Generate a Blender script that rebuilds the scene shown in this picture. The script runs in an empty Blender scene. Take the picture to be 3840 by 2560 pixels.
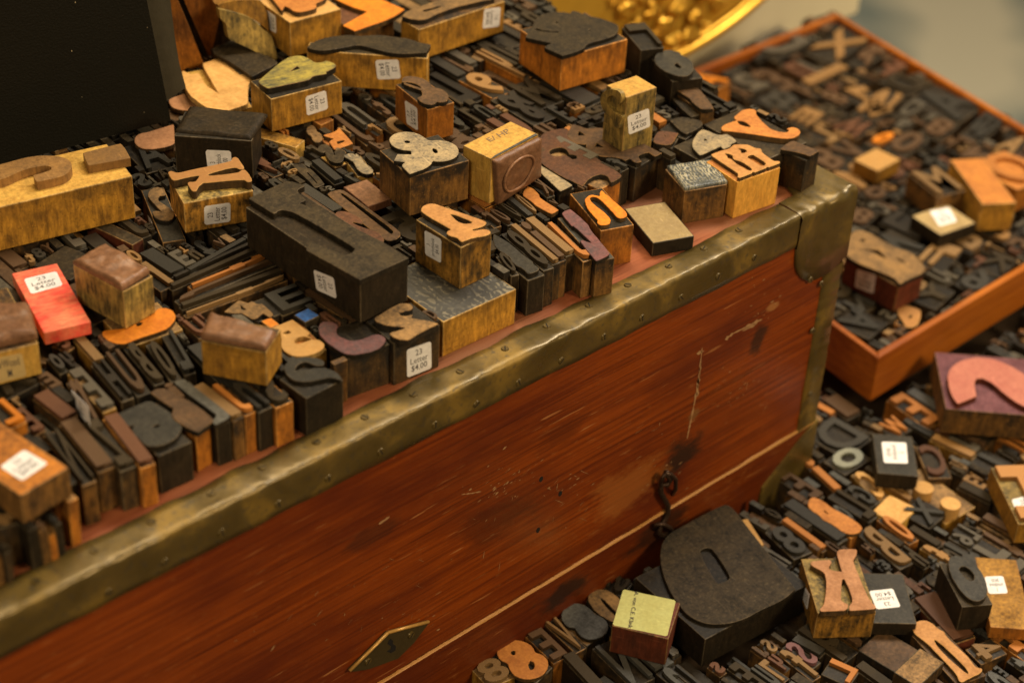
import bpy, bmesh, math, random
from mathutils import Vector, Matrix, noise
from mathutils.geometry import tessellate_polygon
from mathutils.bvhtree import BVHTree

# ------------------------------------------------------------------ camera, light, exposure
S = 0.001                                     # all helpers below work in millimetres
scene = bpy.context.scene
col = scene.collection
FPX, CX, CY = 6908.0, 1920.0, 1280.0          # lens in pixels of the 3840 px wide photograph
RW = Matrix(((0.73818434, 0.36411228, -0.56789624),
             (-0.67319086, 0.45196559, -0.58527017),
             (0.04356551, 0.81433983, 0.57875098)))   # camera axes -> world axes
CAM = Vector((-724.936, -490.083, 495.928))   # from the front right top corner of the trunk
cd = bpy.data.cameras.new('camera'); cam = bpy.data.objects.new('camera', cd); col.objects.link(cam)
mw = RW.to_4x4(); mw.translation = CAM * S; cam.matrix_world = mw
cd.sensor_width = 36; cd.lens = FPX / 3840 * 36
cd.clip_start = 0.01; cd.clip_end = 50
cd.dof.use_dof = True; cd.dof.focus_distance = 0.90; cd.dof.aperture_fstop = 6.2; cd.dof.aperture_blades = 7
scene.camera = cam

world = bpy.data.worlds.new('World'); scene.world = world; world.use_nodes = True
bg = world.node_tree.nodes['Background']; bg.inputs[0].default_value = (1.0, 0.74, 0.42, 1); bg.inputs[1].default_value = 0.22

def area(name, loc, target, size, power, color):
    l = bpy.data.lights.new(name, 'AREA'); l.shape = 'RECTANGLE'; l.size = size[0]; l.size_y = size[1]
    l.energy = power; l.color = color
    o = bpy.data.objects.new(name, l); col.objects.link(o)
    o.location = Vector(loc) * S
    d = (Vector(target) - Vector(loc)).normalized()
    o.rotation_euler = d.to_track_quat('-Z', 'Y').to_euler()
    return o
area('shop_lamp_overhead', (120, 560, 1300), (-150, 60, 0), (0.5, 0.3), 15, (1.0, 0.80, 0.52))
area('shop_lamp_side', (330, -1400, 950), (-150, 0, -60), (0.45, 0.35), 24, (1.0, 0.76, 0.45))
area('shop_lamp_left', (-1450, -550, 1000), (-200, 60, -60), (0.4, 0.4), 10, (1.0, 0.80, 0.52))
area('shop_lamp_far', (900, 100, 1500), (750, 750, -400), (0.6, 0.6), 46, (1.0, 0.90, 0.76))

scene.view_settings.view_transform = 'Standard'; scene.view_settings.look = 'None'
scene.view_settings.exposure = -0.28; scene.view_settings.gamma = 1.0
scene.view_settings.use_curve_mapping = False
scene.render.engine = 'CYCLES'

# ------------------------------------------------------------------ pixel -> place
FR = {'A1': (0, 0, 1.8234), 'A2': (1000, 0, 1.8234), 'A3': (2000, 0, 1.8234), 'A4': (2560, 0, 1.8234), 'A5': (0, 700, 1.8234),
      'A6': (0, 1500, 1.8234), 'B2': (1000, 500, 1.8234), 'B3': (2000, 500, 1.8234), 'C4': (2760, 700, 2.163),
      'C5': (2760, 1350, 2.163), 'C6': (2760, 1835, 2.163), 'C7': (1780, 1835, 2.163), 'A8': (1000, 1700, 1.8234),
      'D1': (600, 900, 2.904), 'D2': (1750, 650, 3.336), 'D3': (900, 350, 3.336), 'D4': (1500, 0, 3.336),
      'G1': (600, 560, 3.537), 'G2': (2640, 520, 4.2), 'G3': (800, 0, 2.688), 'G4': (660, 200, 2.585), 'G5': (1860, 20, 2.489), 'G6': (1270, 1120, 3.446), 'G7': (1060, 100, 2.316),
      'D5': (1900, 200, 2.592), 'D6': (0, 1100, 2.592), 'O': (0, 0, 0.6125), 'P': (0, 0, 1.0)}
def full(fr, p):
    a = FR[fr]; return (a[0] + p[0] / a[2], a[1] + p[1] / a[2])
def ray(px):
    return (RW @ Vector((px[0] - CX, -(px[1] - CY), -FPX))).normalized()
def at(fr, p, z):
    r = ray(full(fr, p)); t = (z - CAM.z) / r.z
    return CAM + r * t
def on_plane(fr, p, co, no):
    r = ray(full(fr, p)); t = (co - CAM).dot(no) / r.dot(no)
    return CAM + r * t
def proj(v):
    c = RW.transposed() @ (v - CAM)
    return (CX + FPX * c.x / -c.z, CY - FPX * c.y / -c.z)

# ------------------------------------------------------------------ materials
def hexlin(c):
    return tuple(((v / 12.92) if v <= 0.04045 else ((v + 0.055) / 1.055) ** 2.4) for v in c)
MATS = {}
def wood(name, base, dark, amt=0.5, rough=0.55, grain=(1, 1, 6), speck=None, speck_amt=0.0, ink=0.0, blotch=40.0, bump=0.25, spec=0.22):
    """worn wood: grain, blotches, optional speckles and ink soaked into the upper rim"""
    m = bpy.data.materials.new(name); m.use_nodes = True
    nt = m.node_tree; N = nt.nodes; L = nt.links
    b = N['Principled BSDF']
    tc = N.new('ShaderNodeTexCoord'); oi = N.new('ShaderNodeObjectInfo')
    mul = N.new('ShaderNodeVectorMath'); mul.operation = 'SCALE'; mul.inputs[0].default_value = (0.37, 0.61, 0.83)
    L.new(oi.outputs['Random'], mul.inputs['Scale'])
    add = N.new('ShaderNodeVectorMath'); add.operation = 'ADD'
    L.new(tc.outputs['Object'], add.inputs[0]); L.new(mul.outputs[0], add.inputs[1])
    mp = N.new('ShaderNodeMapping'); mp.inputs['Scale'].default_value = tuple(180.0 / g for g in grain)
    L.new(add.outputs[0], mp.inputs[0])
    n1 = N.new('ShaderNodeTexNoise'); n1.inputs['Scale'].default_value = 3.0; n1.inputs['Detail'].default_value = 5; n1.inputs['Roughness'].default_value = 0.65
    L.new(mp.outputs[0], n1.inputs['Vector'])
    n2 = N.new('ShaderNodeTexNoise'); n2.inputs['Scale'].default_value = blotch * 2.2; n2.inputs['Detail'].default_value = 4; n2.inputs['Roughness'].default_value = 0.6
    L.new(add.outputs[0], n2.inputs['Vector'])
    s = N.new('ShaderNodeMath'); s.operation = 'ADD'; L.new(n1.outputs[0], s.inputs[0]); L.new(n2.outputs[0], s.inputs[1])
    rmp = N.new('ShaderNodeMapRange'); rmp.inputs['From Min'].default_value = 0.80; rmp.inputs['From Max'].default_value = 1.25
    rmp.inputs['To Min'].default_value = 0.0; rmp.inputs['To Max'].default_value = amt
    L.new(s.outputs[0], rmp.inputs[0])
    hv = N.new('ShaderNodeHueSaturation'); hv.inputs['Color'].default_value = (*base, 1)
    vr = N.new('ShaderNodeMapRange'); vr.inputs['To Min'].default_value = 0.72; vr.inputs['To Max'].default_value = 1.28
    L.new(oi.outputs['Random'], vr.inputs[0]); L.new(vr.outputs[0], hv.inputs['Value'])
    mx = N.new('ShaderNodeMix'); mx.data_type = 'RGBA'; mx.inputs['B'].default_value = (*dark, 1)
    L.new(rmp.outputs[0], mx.inputs['Factor']); L.new(hv.outputs[0], mx.inputs['A'])
    out = mx.outputs['Result']
    if speck:
        n3 = N.new('ShaderNodeTexNoise'); n3.inputs['Scale'].default_value = 560; n3.inputs['Detail'].default_value = 5; n3.inputs['Roughness'].default_value = 0.75
        L.new(add.outputs[0], n3.inputs['Vector'])
        r3 = N.new('ShaderNodeMapRange'); r3.inputs['From Min'].default_value = 0.54; r3.inputs['From Max'].default_value = 0.66
        r3.inputs['To Max'].default_value = speck_amt; L.new(n3.outputs[0], r3.inputs[0])
        m3 = N.new('ShaderNodeMix'); m3.data_type = 'RGBA'; m3.inputs['B'].default_value = (*speck, 1)
        L.new(r3.outputs[0], m3.inputs['Factor']); L.new(out, m3.inputs['A']); out = m3.outputs['Result']
    if ink > 0:
        sx = N.new('ShaderNodeSeparateXYZ'); L.new(tc.outputs['Object'], sx.inputs[0])
        n4 = N.new('ShaderNodeTexNoise'); n4.inputs['Scale'].default_value = 160; n4.inputs['Detail'].default_value = 3
        L.new(add.outputs[0], n4.inputs['Vector'])
        a4 = N.new('ShaderNodeMath'); a4.operation = 'MULTIPLY_ADD'; a4.inputs[1].default_value = 0.030
        L.new(n4.outputs[0], a4.inputs[0]); L.new(sx.outputs[2], a4.inputs[2])
        r4 = N.new('ShaderNodeMapRange'); r4.inputs['From Min'].default_value = 0.027; r4.inputs['From Max'].default_value = 0.036
        r4.inputs['To Max'].default_value = ink; L.new(a4.outputs[0], r4.inputs[0])
        m4 = N.new('ShaderNodeMix'); m4.data_type = 'RGBA'; m4.inputs['B'].default_value = (0.012, 0.012, 0.011, 1)
        L.new(r4.outputs[0], m4.inputs['Factor']); L.new(out, m4.inputs['A']); out = m4.outputs['Result']
    n5 = N.new('ShaderNodeTexNoise'); n5.inputs['Scale'].default_value = 420; n5.inputs['Detail'].default_value = 6; n5.inputs['Roughness'].default_value = 0.75
    bright = name.startswith('face_') and base[0] > 0.25 or name.endswith('paper')
    if bright: L.new(add.outputs[0], n5.inputs['Vector'])
    else:
        mp5 = N.new('ShaderNodeMapping'); mp5.inputs['Scale'].default_value = tuple(1.0 / g ** 0.6 for g in grain); L.new(add.outputs[0], mp5.inputs[0]); L.new(mp5.outputs[0], n5.inputs['Vector'])
    amp5 = 0.13 if bright else 0.36
    r5 = N.new('ShaderNodeMapRange'); r5.inputs['From Min'].default_value = 0.3; r5.inputs['From Max'].default_value = 0.7; r5.inputs['To Min'].default_value = 1 - amp5; r5.inputs['To Max'].default_value = 1 + amp5
    L.new(n5.outputs[0], r5.inputs[0])
    h5 = N.new('ShaderNodeHueSaturation'); L.new(r5.outputs[0], h5.inputs['Value']); L.new(out, h5.inputs['Color']); out = h5.outputs[0]
    # fine knife scratches on the wood
    mp6 = N.new('ShaderNodeMapping'); mp6.inputs['Scale'].default_value = (1, 0.12, 1); mp6.inputs['Rotation'].default_value = (0.3, 0.2, 0.7); L.new(add.outputs[0], mp6.inputs[0])
    n6 = N.new('ShaderNodeTexNoise'); n6.inputs['Scale'].default_value = 700; n6.inputs['Detail'].default_value = 2; L.new(mp6.outputs[0], n6.inputs['Vector'])
    r6 = N.new('ShaderNodeMapRange'); r6.inputs['From Min'].default_value = 0.66; r6.inputs['From Max'].default_value = 0.72; r6.inputs['To Max'].default_value = 0.3; L.new(n6.outputs[0], r6.inputs[0])
    m6 = N.new('ShaderNodeMix'); m6.data_type = 'RGBA'; m6.inputs['B'].default_value = (min(1, base[0] * 1.5 + 0.05), min(1, base[1] * 1.5 + 0.04), min(1, base[2] * 1.5 + 0.025), 1)
    L.new(r6.outputs[0], m6.inputs['Factor']); L.new(out, m6.inputs['A']); out = m6.outputs['Result']
    L.new(out, b.inputs['Base Color'])
    rr = N.new('ShaderNodeMapRange'); rr.inputs['From Min'].default_value = 0.3; rr.inputs['From Max'].default_value = 0.7; rr.inputs['To Min'].default_value = rough - 0.12; rr.inputs['To Max'].default_value = rough + 0.15
    L.new(n2.outputs[0], rr.inputs[0]); L.new(rr.outputs[0], b.inputs['Roughness'])
    b.inputs['Specular IOR Level'].default_value = spec
    bp = N.new('ShaderNodeBump'); bp.inputs['Strength'].default_value = bump; bp.inputs['Distance'].default_value = 0.0006
    L.new(n5.outputs[0], bp.inputs['Height']); L.new(bp.outputs[0], b.inputs['Normal'])
    MATS[name] = m; return m
K = (0.012, 0.011, 0.010)
# block bodies
wood('ochre_wood', (0.47, 0.235, 0.030), (0.13, 0.06, 0.012), 0.85, speck=(0.05, 0.028, 0.008), speck_amt=0.5, ink=0.35)
wood('orange_wood', (0.46, 0.165, 0.020), (0.13, 0.045, 0.010), 0.8, speck=(0.05, 0.025, 0.01), speck_amt=0.35, ink=0.45)
wood('brown_wood', (0.19, 0.092, 0.024), (0.035, 0.020, 0.010), 0.95, speck=(0.30, 0.15, 0.03), speck_amt=0.5, ink=0.85)
wood('dark_wood', (0.085, 0.048, 0.018), (0.014, 0.011, 0.008), 0.95, speck=(0.18, 0.10, 0.03), speck_amt=0.4, ink=0.85)
wood('black_wood', (0.027, 0.019, 0.011), (0.010, 0.008, 0.005), 0.7, speck=(0.06, 0.04, 0.018), speck_amt=0.3, spec=0.14)
wood('grimy_ochre', (0.45, 0.22, 0.035), (0.05, 0.03, 0.010), 1.0, speck=(0.03, 0.02, 0.008), speck_amt=0.8, ink=0.5, blotch=70)
wood('red_wood', (0.68, 0.065, 0.045), (0.66, 0.22, 0.11), 1.0, grain=(5, 1, 5), rough=0.5)
wood('yellow_wood', (0.55, 0.33, 0.07), (0.40, 0.20, 0.035), 0.7)
wood('olive_wood', (0.40, 0.27, 0.07), (0.04, 0.034, 0.018), 1.0, speck=(0.05, 0.045, 0.03), speck_amt=0.6)
wood('mahogany_wood', (0.14, 0.035, 0.016), (0.04, 0.014, 0.008), 0.7)
wood('purple_wood', (0.20, 0.075, 0.085), (0.07, 0.02, 0.025), 0.8)
wood('worn_dark', (0.11, 0.082, 0.045), (0.02, 0.016, 0.01), 1.0, speck=(0.02, 0.016, 0.01), speck_amt=0.6)
wood('worn_brown', (0.26, 0.14, 0.045), (0.03, 0.02, 0.01), 1.0)
wood('worn_ochre', (0.52, 0.32, 0.10), (0.10, 0.06, 0.02), 0.9)
wood('worn_orange', (0.55, 0.24, 0.05), (0.06, 0.03, 0.012), 0.9)
wood('shaded_side', (0.10, 0.055, 0.02), (0.025, 0.018, 0.01), 0.9)  # flanks of raised letters, with their shadow put into the colour
wood('worn_face', (0.13, 0.095, 0.055), (0.035, 0.028, 0.018), 1.0)
# letter faces
wood('face_black', (0.024, 0.018, 0.011), (0.009, 0.008, 0.006), 0.9, speck=(0.085, 0.065, 0.04), speck_amt=0.35, rough=0.45, spec=0.2)
wood('face_grey', (0.052, 0.037, 0.019), (0.015, 0.012, 0.008), 0.95, speck=(0.13, 0.095, 0.05), speck_amt=0.4, rough=0.5, spec=0.12)
wood('face_brown', (0.105, 0.056, 0.025), (0.040, 0.025, 0.014), 0.85, speck=(0.2, 0.12, 0.06), speck_amt=0.3, rough=0.48, spec=0.18)
wood('face_redbrown', (0.125, 0.052, 0.025), (0.05, 0.025, 0.014), 0.8, speck=(0.2, 0.11, 0.055), speck_amt=0.25, rough=0.48, spec=0.18)
wood('face_tan', (0.29, 0.165, 0.060), (0.08, 0.05, 0.023), 0.95, speck=(0.045, 0.034, 0.02), speck_amt=0.5, rough=0.5, spec=0.2)
wood('face_peach', (0.45, 0.22, 0.070), (0.32, 0.145, 0.040), 0.9, speck=(0.2, 0.10, 0.035), speck_amt=0.2, rough=0.45)
wood('face_goldbrown', (0.31, 0.165, 0.052), (0.14, 0.075, 0.027), 0.9, speck=(0.08, 0.05, 0.02), speck_amt=0.4, rough=0.5)
wood('face_ash', (0.105, 0.088, 0.060), (0.040, 0.034, 0.025), 0.9, speck=(0.2, 0.165, 0.11), speck_amt=0.4, rough=0.45, spec=0.25)
wood('face_orange', (0.48, 0.19, 0.040), (0.30, 0.10, 0.02), 0.85, speck=(0.16, 0.06, 0.02), speck_amt=0.3, rough=0.48)
wood('face_bright_orange', (0.60, 0.20, 0.014), (0.45, 0.12, 0.008), 0.8, speck=(0.2, 0.07, 0.01), speck_amt=0.3, rough=0.48)
wood('face_pale', (0.56, 0.32, 0.105), (0.42, 0.215, 0.055), 0.8, rough=0.48)
wood('face_cream', (0.46, 0.345, 0.185), (0.12, 0.105, 0.08), 0.9, speck=(0.05, 0.047, 0.04), speck_amt=0.85, rough=0.55)
wood('face_green', (0.42, 0.33, 0.06), (0.07, 0.068, 0.035), 1.0, speck=(0.04, 0.04, 0.03), speck_amt=0.6, grain=(4, 1, 1), rough=0.5)
wood('face_slate', (0.040, 0.036, 0.028), (0.014, 0.013, 0.010), 0.85, speck=(0.10, 0.088, 0.062), speck_amt=0.3, rough=0.42, spec=0.2)
wood('face_soot', (0.030, 0.020, 0.010), (0.012, 0.009, 0.005), 0.9, speck=(0.11, 0.075, 0.04), speck_amt=0.3, rough=0.5, spec=0.12)
wood('face_terracotta', (0.36, 0.175, 0.080), (0.25, 0.11, 0.045), 0.8, speck=(0.14, 0.07, 0.035), speck_amt=0.3, rough=0.5)
wood('fresh_ochre', (0.70, 0.36, 0.065), (0.55, 0.25, 0.035), 0.7)
wood('face_blue', (0.085, 0.083, 0.072), (0.035, 0.032, 0.025), 0.85, rough=0.4, spec=0.2)
wood('face_purple', (0.19, 0.075, 0.072), (0.075, 0.052, 0.055), 0.9, rough=0.45)
wood('face_pink', (0.50, 0.185, 0.125), (0.36, 0.11, 0.08), 0.9, rough=0.5)
wood('face_gloss', (0.46, 0.34, 0.16), (0.26, 0.18, 0.08), 0.8, rough=0.28, bump=0.6)
wood('rubber_brown', (0.23, 0.115, 0.058), (0.13, 0.062, 0.032), 0.8, rough=0.34, grain=(1, 1, 1))
wood('plate_green', (0.26, 0.26, 0.19), (0.07, 0.08, 0.08), 0.95, rough=0.38, grain=(1, 1, 1), blotch=18)
wood('green_paper', (0.52, 0.52, 0.19), (0.40, 0.36, 0.12), 0.5, rough=0.7, speck=(0.28, 0.2, 0.06), speck_amt=0.12, bump=0.05)
wood('blue_plate', (0.03, 0.12, 0.42), (0.02, 0.04, 0.12), 0.7, rough=0.35)
WORNF = {k: 'worn_face' for k in ('face_black', 'face_grey', 'face_slate')}
WORNF.update({'face_brown': 'worn_brown', 'face_redbrown': 'worn_brown', 'face_peach': 'face_pale', 'face_tan': 'worn_brown', 'face_green': 'face_tan'})
def engraved(name, dark, light, sc, dist, thr, rough):
    """metal printing plate: swirling engraved lines, inked dark in the hollows, rubbed pale on the ridges"""
    m = bpy.data.materials.new(name); m.use_nodes = True
    nt = m.node_tree; N = nt.nodes; L = nt.links; b = N['Principled BSDF']
    tc = N.new('ShaderNodeTexCoord')
    w = N.new('ShaderNodeTexNoise'); w.inputs['Scale'].default_value = sc; w.inputs['Detail'].default_value = 2.5; w.inputs['Distortion'].default_value = dist
    L.new(tc.outputs['Object'], w.inputs['Vector'])
    v = N.new('ShaderNodeTexWave'); v.inputs['Scale'].default_value = sc * 0.55; v.inputs['Distortion'].default_value = 9; v.inputs['Detail'].default_value = 2
    L.new(tc.outputs['Object'], v.inputs['Vector'])
    mm = N.new('ShaderNodeMath'); mm.operation = 'MULTIPLY_ADD'; mm.inputs[1].default_value = 0.22; L.new(v.outputs[1], mm.inputs[0]); L.new(w.outputs[0], mm.inputs[2])
    r = N.new('ShaderNodeMapRange'); r.inputs['From Min'].default_value = thr; r.inputs['From Max'].default_value = thr + 0.09; L.new(mm.outputs[0], r.inputs[0])
    b2 = N.new('ShaderNodeTexNoise'); b2.inputs['Scale'].default_value = 45; L.new(tc.outputs['Object'], b2.inputs['Vector'])
    r2 = N.new('ShaderNodeMapRange'); r2.inputs['From Min'].default_value = 0.35; r2.inputs['From Max'].default_value = 0.6; L.new(b2.outputs[0], r2.inputs[0])
    mu = N.new('ShaderNodeMath'); mu.operation = 'MULTIPLY'; L.new(r.outputs[0], mu.inputs[0]); L.new(r2.outputs[0], mu.inputs[1])
    mx = N.new('ShaderNodeMix'); mx.data_type = 'RGBA'; mx.inputs['A'].default_value = (*dark, 1); mx.inputs['B'].default_value = (*light, 1)
    L.new(mu.outputs[0], mx.inputs['Factor']); L.new(mx.outputs['Result'], b.inputs['Base Color'])
    b.inputs['Roughness'].default_value = rough; b.inputs['Metallic'].default_value = 0.0; b.inputs['Specular IOR Level'].default_value = 0.4
    bp = N.new('ShaderNodeBump'); bp.inputs['Strength'].default_value = 0.5; bp.inputs['Distance'].default_value = 0.0005
    L.new(mm.outputs[0], bp.inputs['Height']); L.new(bp.outputs[0], b.inputs['Normal'])
    MATS[name] = m
engraved('engraved_metal', (0.055, 0.062, 0.06), (0.40, 0.36, 0.24), 330, 1.5, 0.58, 0.42)
engraved('linocut_metal', (0.046, 0.044, 0.038), (0.20, 0.175, 0.12), 170, 2.5, 0.66, 0.5)
def flat(name, c, rough=0.6, metal=0.0, bump=0.0, scale=400, emit=None):
    m = bpy.data.materials.new(name); m.use_nodes = True
    nt = m.node_tree; b = nt.nodes['Principled BSDF']
    n = nt.nodes.new('ShaderNodeTexNoise'); n.inputs['Scale'].default_value = scale; n.inputs['Detail'].default_value = 4
    tc = nt.nodes.new('ShaderNodeTexCoord'); nt.links.new(tc.outputs['Object'], n.inputs['Vector'])
    r = nt.nodes.new('ShaderNodeMapRange'); r.inputs['To Min'].default_value = 0.75; r.inputs['To Max'].default_value = 1.2
    nt.links.new(n.outputs[0], r.inputs[0])
    h = nt.nodes.new('ShaderNodeHueSaturation'); h.inputs['Color'].default_value = (*c, 1); nt.links.new(r.outputs[0], h.inputs['Value'])
    nt.links.new(h.outputs[0], b.inputs['Base Color'])
    b.inputs['Roughness'].default_value = rough; b.inputs['Metallic'].default_value = metal; b.inputs['Specular IOR Level'].default_value = 0.15 if name.startswith('case') else 0.4
    if bump:
        bp = nt.nodes.new('ShaderNodeBump'); bp.inputs['Strength'].default_value = bump; bp.inputs['Distance'].default_value = 0.0006
        nt.links.new(n.outputs[0], bp.inputs['Height']); nt.links.new(bp.outputs[0], b.inputs['Normal'])
    MATS[name] = m; return m
flat('sticker_paper', (0.78, 0.76, 0.76), 0.6)
flat('kraft_label', (0.50, 0.36, 0.15), 0.6)
flat('sticker_print', (0.06, 0.05, 0.05), 0.7)
flat('pencil', (0.22, 0.14, 0.07), 0.7)
flat('case_black', (0.008, 0.0072, 0.0042), 0.62, 0, 0.55, 900)
flat('case_grey', (0.060, 0.052, 0.034), 0.75, 0, 0.8, 120)
flat('page_edge', (0.35, 0.28, 0.16), 0.7)
flat('iron', (0.06, 0.035, 0.022), 0.45, 0.7, 0.6, 500)
flat('dark_brass', (0.060, 0.042, 0.014), 0.5, 0.3, 0.3, 300)
flat('edge_brass', (0.50, 0.28, 0.07), 0.35, 0.3, 0.3, 300)
flat('dark_hole', (0.006, 0.004, 0.003), 0.9)
flat('pale_wear', (0.42, 0.20, 0.05), 0.55, 0, 0.3, 700)
flat('pale_scratch', (0.36, 0.20, 0.09), 0.5)
flat('gold', (0.75, 0.42, 0.05), 0.33, 0.75, 0.5, 60)
flat('gold_field', (0.50, 0.29, 0.03), 0.5, 0.25, 0.2, 40)
flat('cream_panel', (0.70, 0.61, 0.40), 0.7, 0, 0.1, 8)
flat('table_top', (0.05, 0.032, 0.018), 0.6, 0, 0.2, 80)

def varnish(name, c1, c2, c3, spots=()):
    """old varnished plank, grain along X, darker growth lines, fine pale scratches, given dark / pale patches"""
    m = bpy.data.materials.new(name); m.use_nodes = True
    nt = m.node_tree; N = nt.nodes; L = nt.links; b = N['Principled BSDF']
    tc = N.new('ShaderNodeTexCoord')
    def noise_(sc, det, vecscale, rot=0.0, rough=0.6):
        mp = N.new('ShaderNodeMapping'); mp.inputs['Scale'].default_value = vecscale; mp.inputs['Rotation'].default_value = (0, rot, 0)
        L.new(tc.outputs['Object'], mp.inputs[0])
        n = N.new('ShaderNodeTexNoise'); n.inputs['Scale'].default_value = sc; n.inputs['Detail'].default_value = det; n.inputs['Roughness'].default_value = rough
        L.new(mp.outputs[0], n.inputs['Vector']); return n
    g1 = noise_(28, 7, (0.36, 4, 16), 0.012, 0.66)
    g2 = noise_(9, 4, (0.8, 1, 2.2))
    g3 = noise_(170, 4, (0.12, 3, 6), 0.02)
    def rng(src, a, bb, c, d):
        r = N.new('ShaderNodeMapRange'); r.inputs['From Min'].default_value = a; r.inputs['From Max'].default_value = bb
        r.inputs['To Min'].default_value = c; r.inputs['To Max'].default_value = d; L.new(src, r.inputs[0]); return r.outputs[0]
    def mix(f, a, bcol, isa=False):
        x = N.new('ShaderNodeMix'); x.data_type = 'RGBA'; L.new(f, x.inputs['Factor'])
        if isa: L.new(a, x.inputs['A'])
        else: x.inputs['A'].default_value = (*a, 1)
        x.inputs['B'].default_value = (*bcol, 1); return x.outputs['Result']
    c = mix(rng(g1.outputs[0], 0.42, 0.64, 0, 0.7), c1, c2)
    g4 = noise_(500, 3, (0.3, 1, 1), 0.0)
    c = mix(rng(g4.outputs[0], 0.60, 0.75, 0, 0.5), c, (0.34, 0.12, 0.03), True)
    c = mix(rng(g2.outputs[0], 0.46, 0.66, 0, 0.85), c, c3, True)
    c = mix(rng(g3.outputs[0], 0.56, 0.70, 0, 0.6), c, tuple(v * 0.5 for v in c2), True)
    # scratches
    s1 = noise_(300, 2, (0.10, 1, 1.6), 0.5, 0.5); s2 = noise_(14, 3, (1, 1, 1.4))
    sm = N.new('ShaderNodeMath'); sm.operation = 'MULTIPLY'
    L.new(rng(s1.outputs[0], 0.66, 0.70, 0, 1), sm.inputs[0]); L.new(rng(s2.outputs[0], 0.47, 0.60, 0, 0.8), sm.inputs[1])
    c = mix(sm.outputs[0], c, (0.40, 0.17, 0.055), True)
    wob = noise_(75, 8, (0.6, 1, 1.3), 0, 0.72)
    for (x, y, z, r, colr, f, st) in spots:
        mp = N.new('ShaderNodeMapping'); mp.inputs['Location'].default_value = (-(x + 380) * S / st, 150 * S, -(z + 208) * S); mp.inputs['Scale'].default_value = (1.0 / st, 1, 1)
        L.new(tc.outputs['Object'], mp.inputs[0])
        ln = N.new('ShaderNodeVectorMath'); ln.operation = 'LENGTH'; L.new(mp.outputs[0], ln.inputs[0])
        a = N.new('ShaderNodeMath'); a.operation = 'MULTIPLY_ADD'; a.inputs[1].default_value = -r * S * 2.6
        L.new(wob.outputs[0], a.inputs[0]); L.new(ln.outputs['Value'], a.inputs[2])
        c = mix(rng(a.outputs[0], -0.75 * r * S, -0.25 * r * S, f, 0), c, colr, True)
    L.new(c, b.inputs['Base Color'])
    L.new(rng(g2.outputs[0], 0.35, 0.7, 0.30, 0.52), b.inputs['Roughness']); b.inputs['Specular IOR Level'].default_value = 0.28
    bp = N.new('ShaderNodeBump'); bp.inputs['Strength'].default_value = 0.22; bp.inputs['Distance'].default_value = 0.0006
    L.new(g1.outputs[0], bp.inputs['Height']); L.new(bp.outputs[0], b.inputs['Normal'])
    MATS[name] = m; return m
DK = (0.020, 0.010, 0.006)
varnish('trunk_front_wood', (0.24, 0.046, 0.0035), (0.075, 0.009, 0.0014), (0.09, 0.012, 0.0016),
        [(-118, 0, -122, 13, DK, 0.9, 1.2), (-66, 0, -70, 9, DK, 0.8, 0.8), (-160, 0, -125, 20, (0.30, 0.10, 0.02), 0.6, 1.6),
         (-57, 0, -52, 3.2, (0.36, 0.16, 0.05), 0.7, 2.0), (-112, 0, -98, 4, (0.18, 0.10, 0.035), 0.6, 1.0),
         (-330, 0, -60, 7, DK, 0.45, 3.0), (-255, 0, -95, 13, (0.06, 0.010, 0.002), 0.55, 2.2), (-215, 0, -60, 8, (0.07, 0.012, 0.002), 0.5, 2.6)])
varnish('trunk_lower_wood', (0.17, 0.034, 0.004), (0.07, 0.010, 0.002), (0.09, 0.014, 0.0025),
        [(-205, 0, -172, 11, DK, 0.85, 1.8), (-130, 0, -168, 13, DK, 0.8, 2.0)])
varnish('trunk_top_wood', (0.30, 0.095, 0.040), (0.13, 0.030, 0.012), (0.22, 0.10, 0.045))
varnish('tray_wood', (0.42, 0.125, 0.012), (0.22, 0.05, 0.005), (0.20, 0.045, 0.005))
wood('tray_rim', (0.60, 0.27, 0.045), (0.34, 0.11, 0.015), 0.9)

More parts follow.
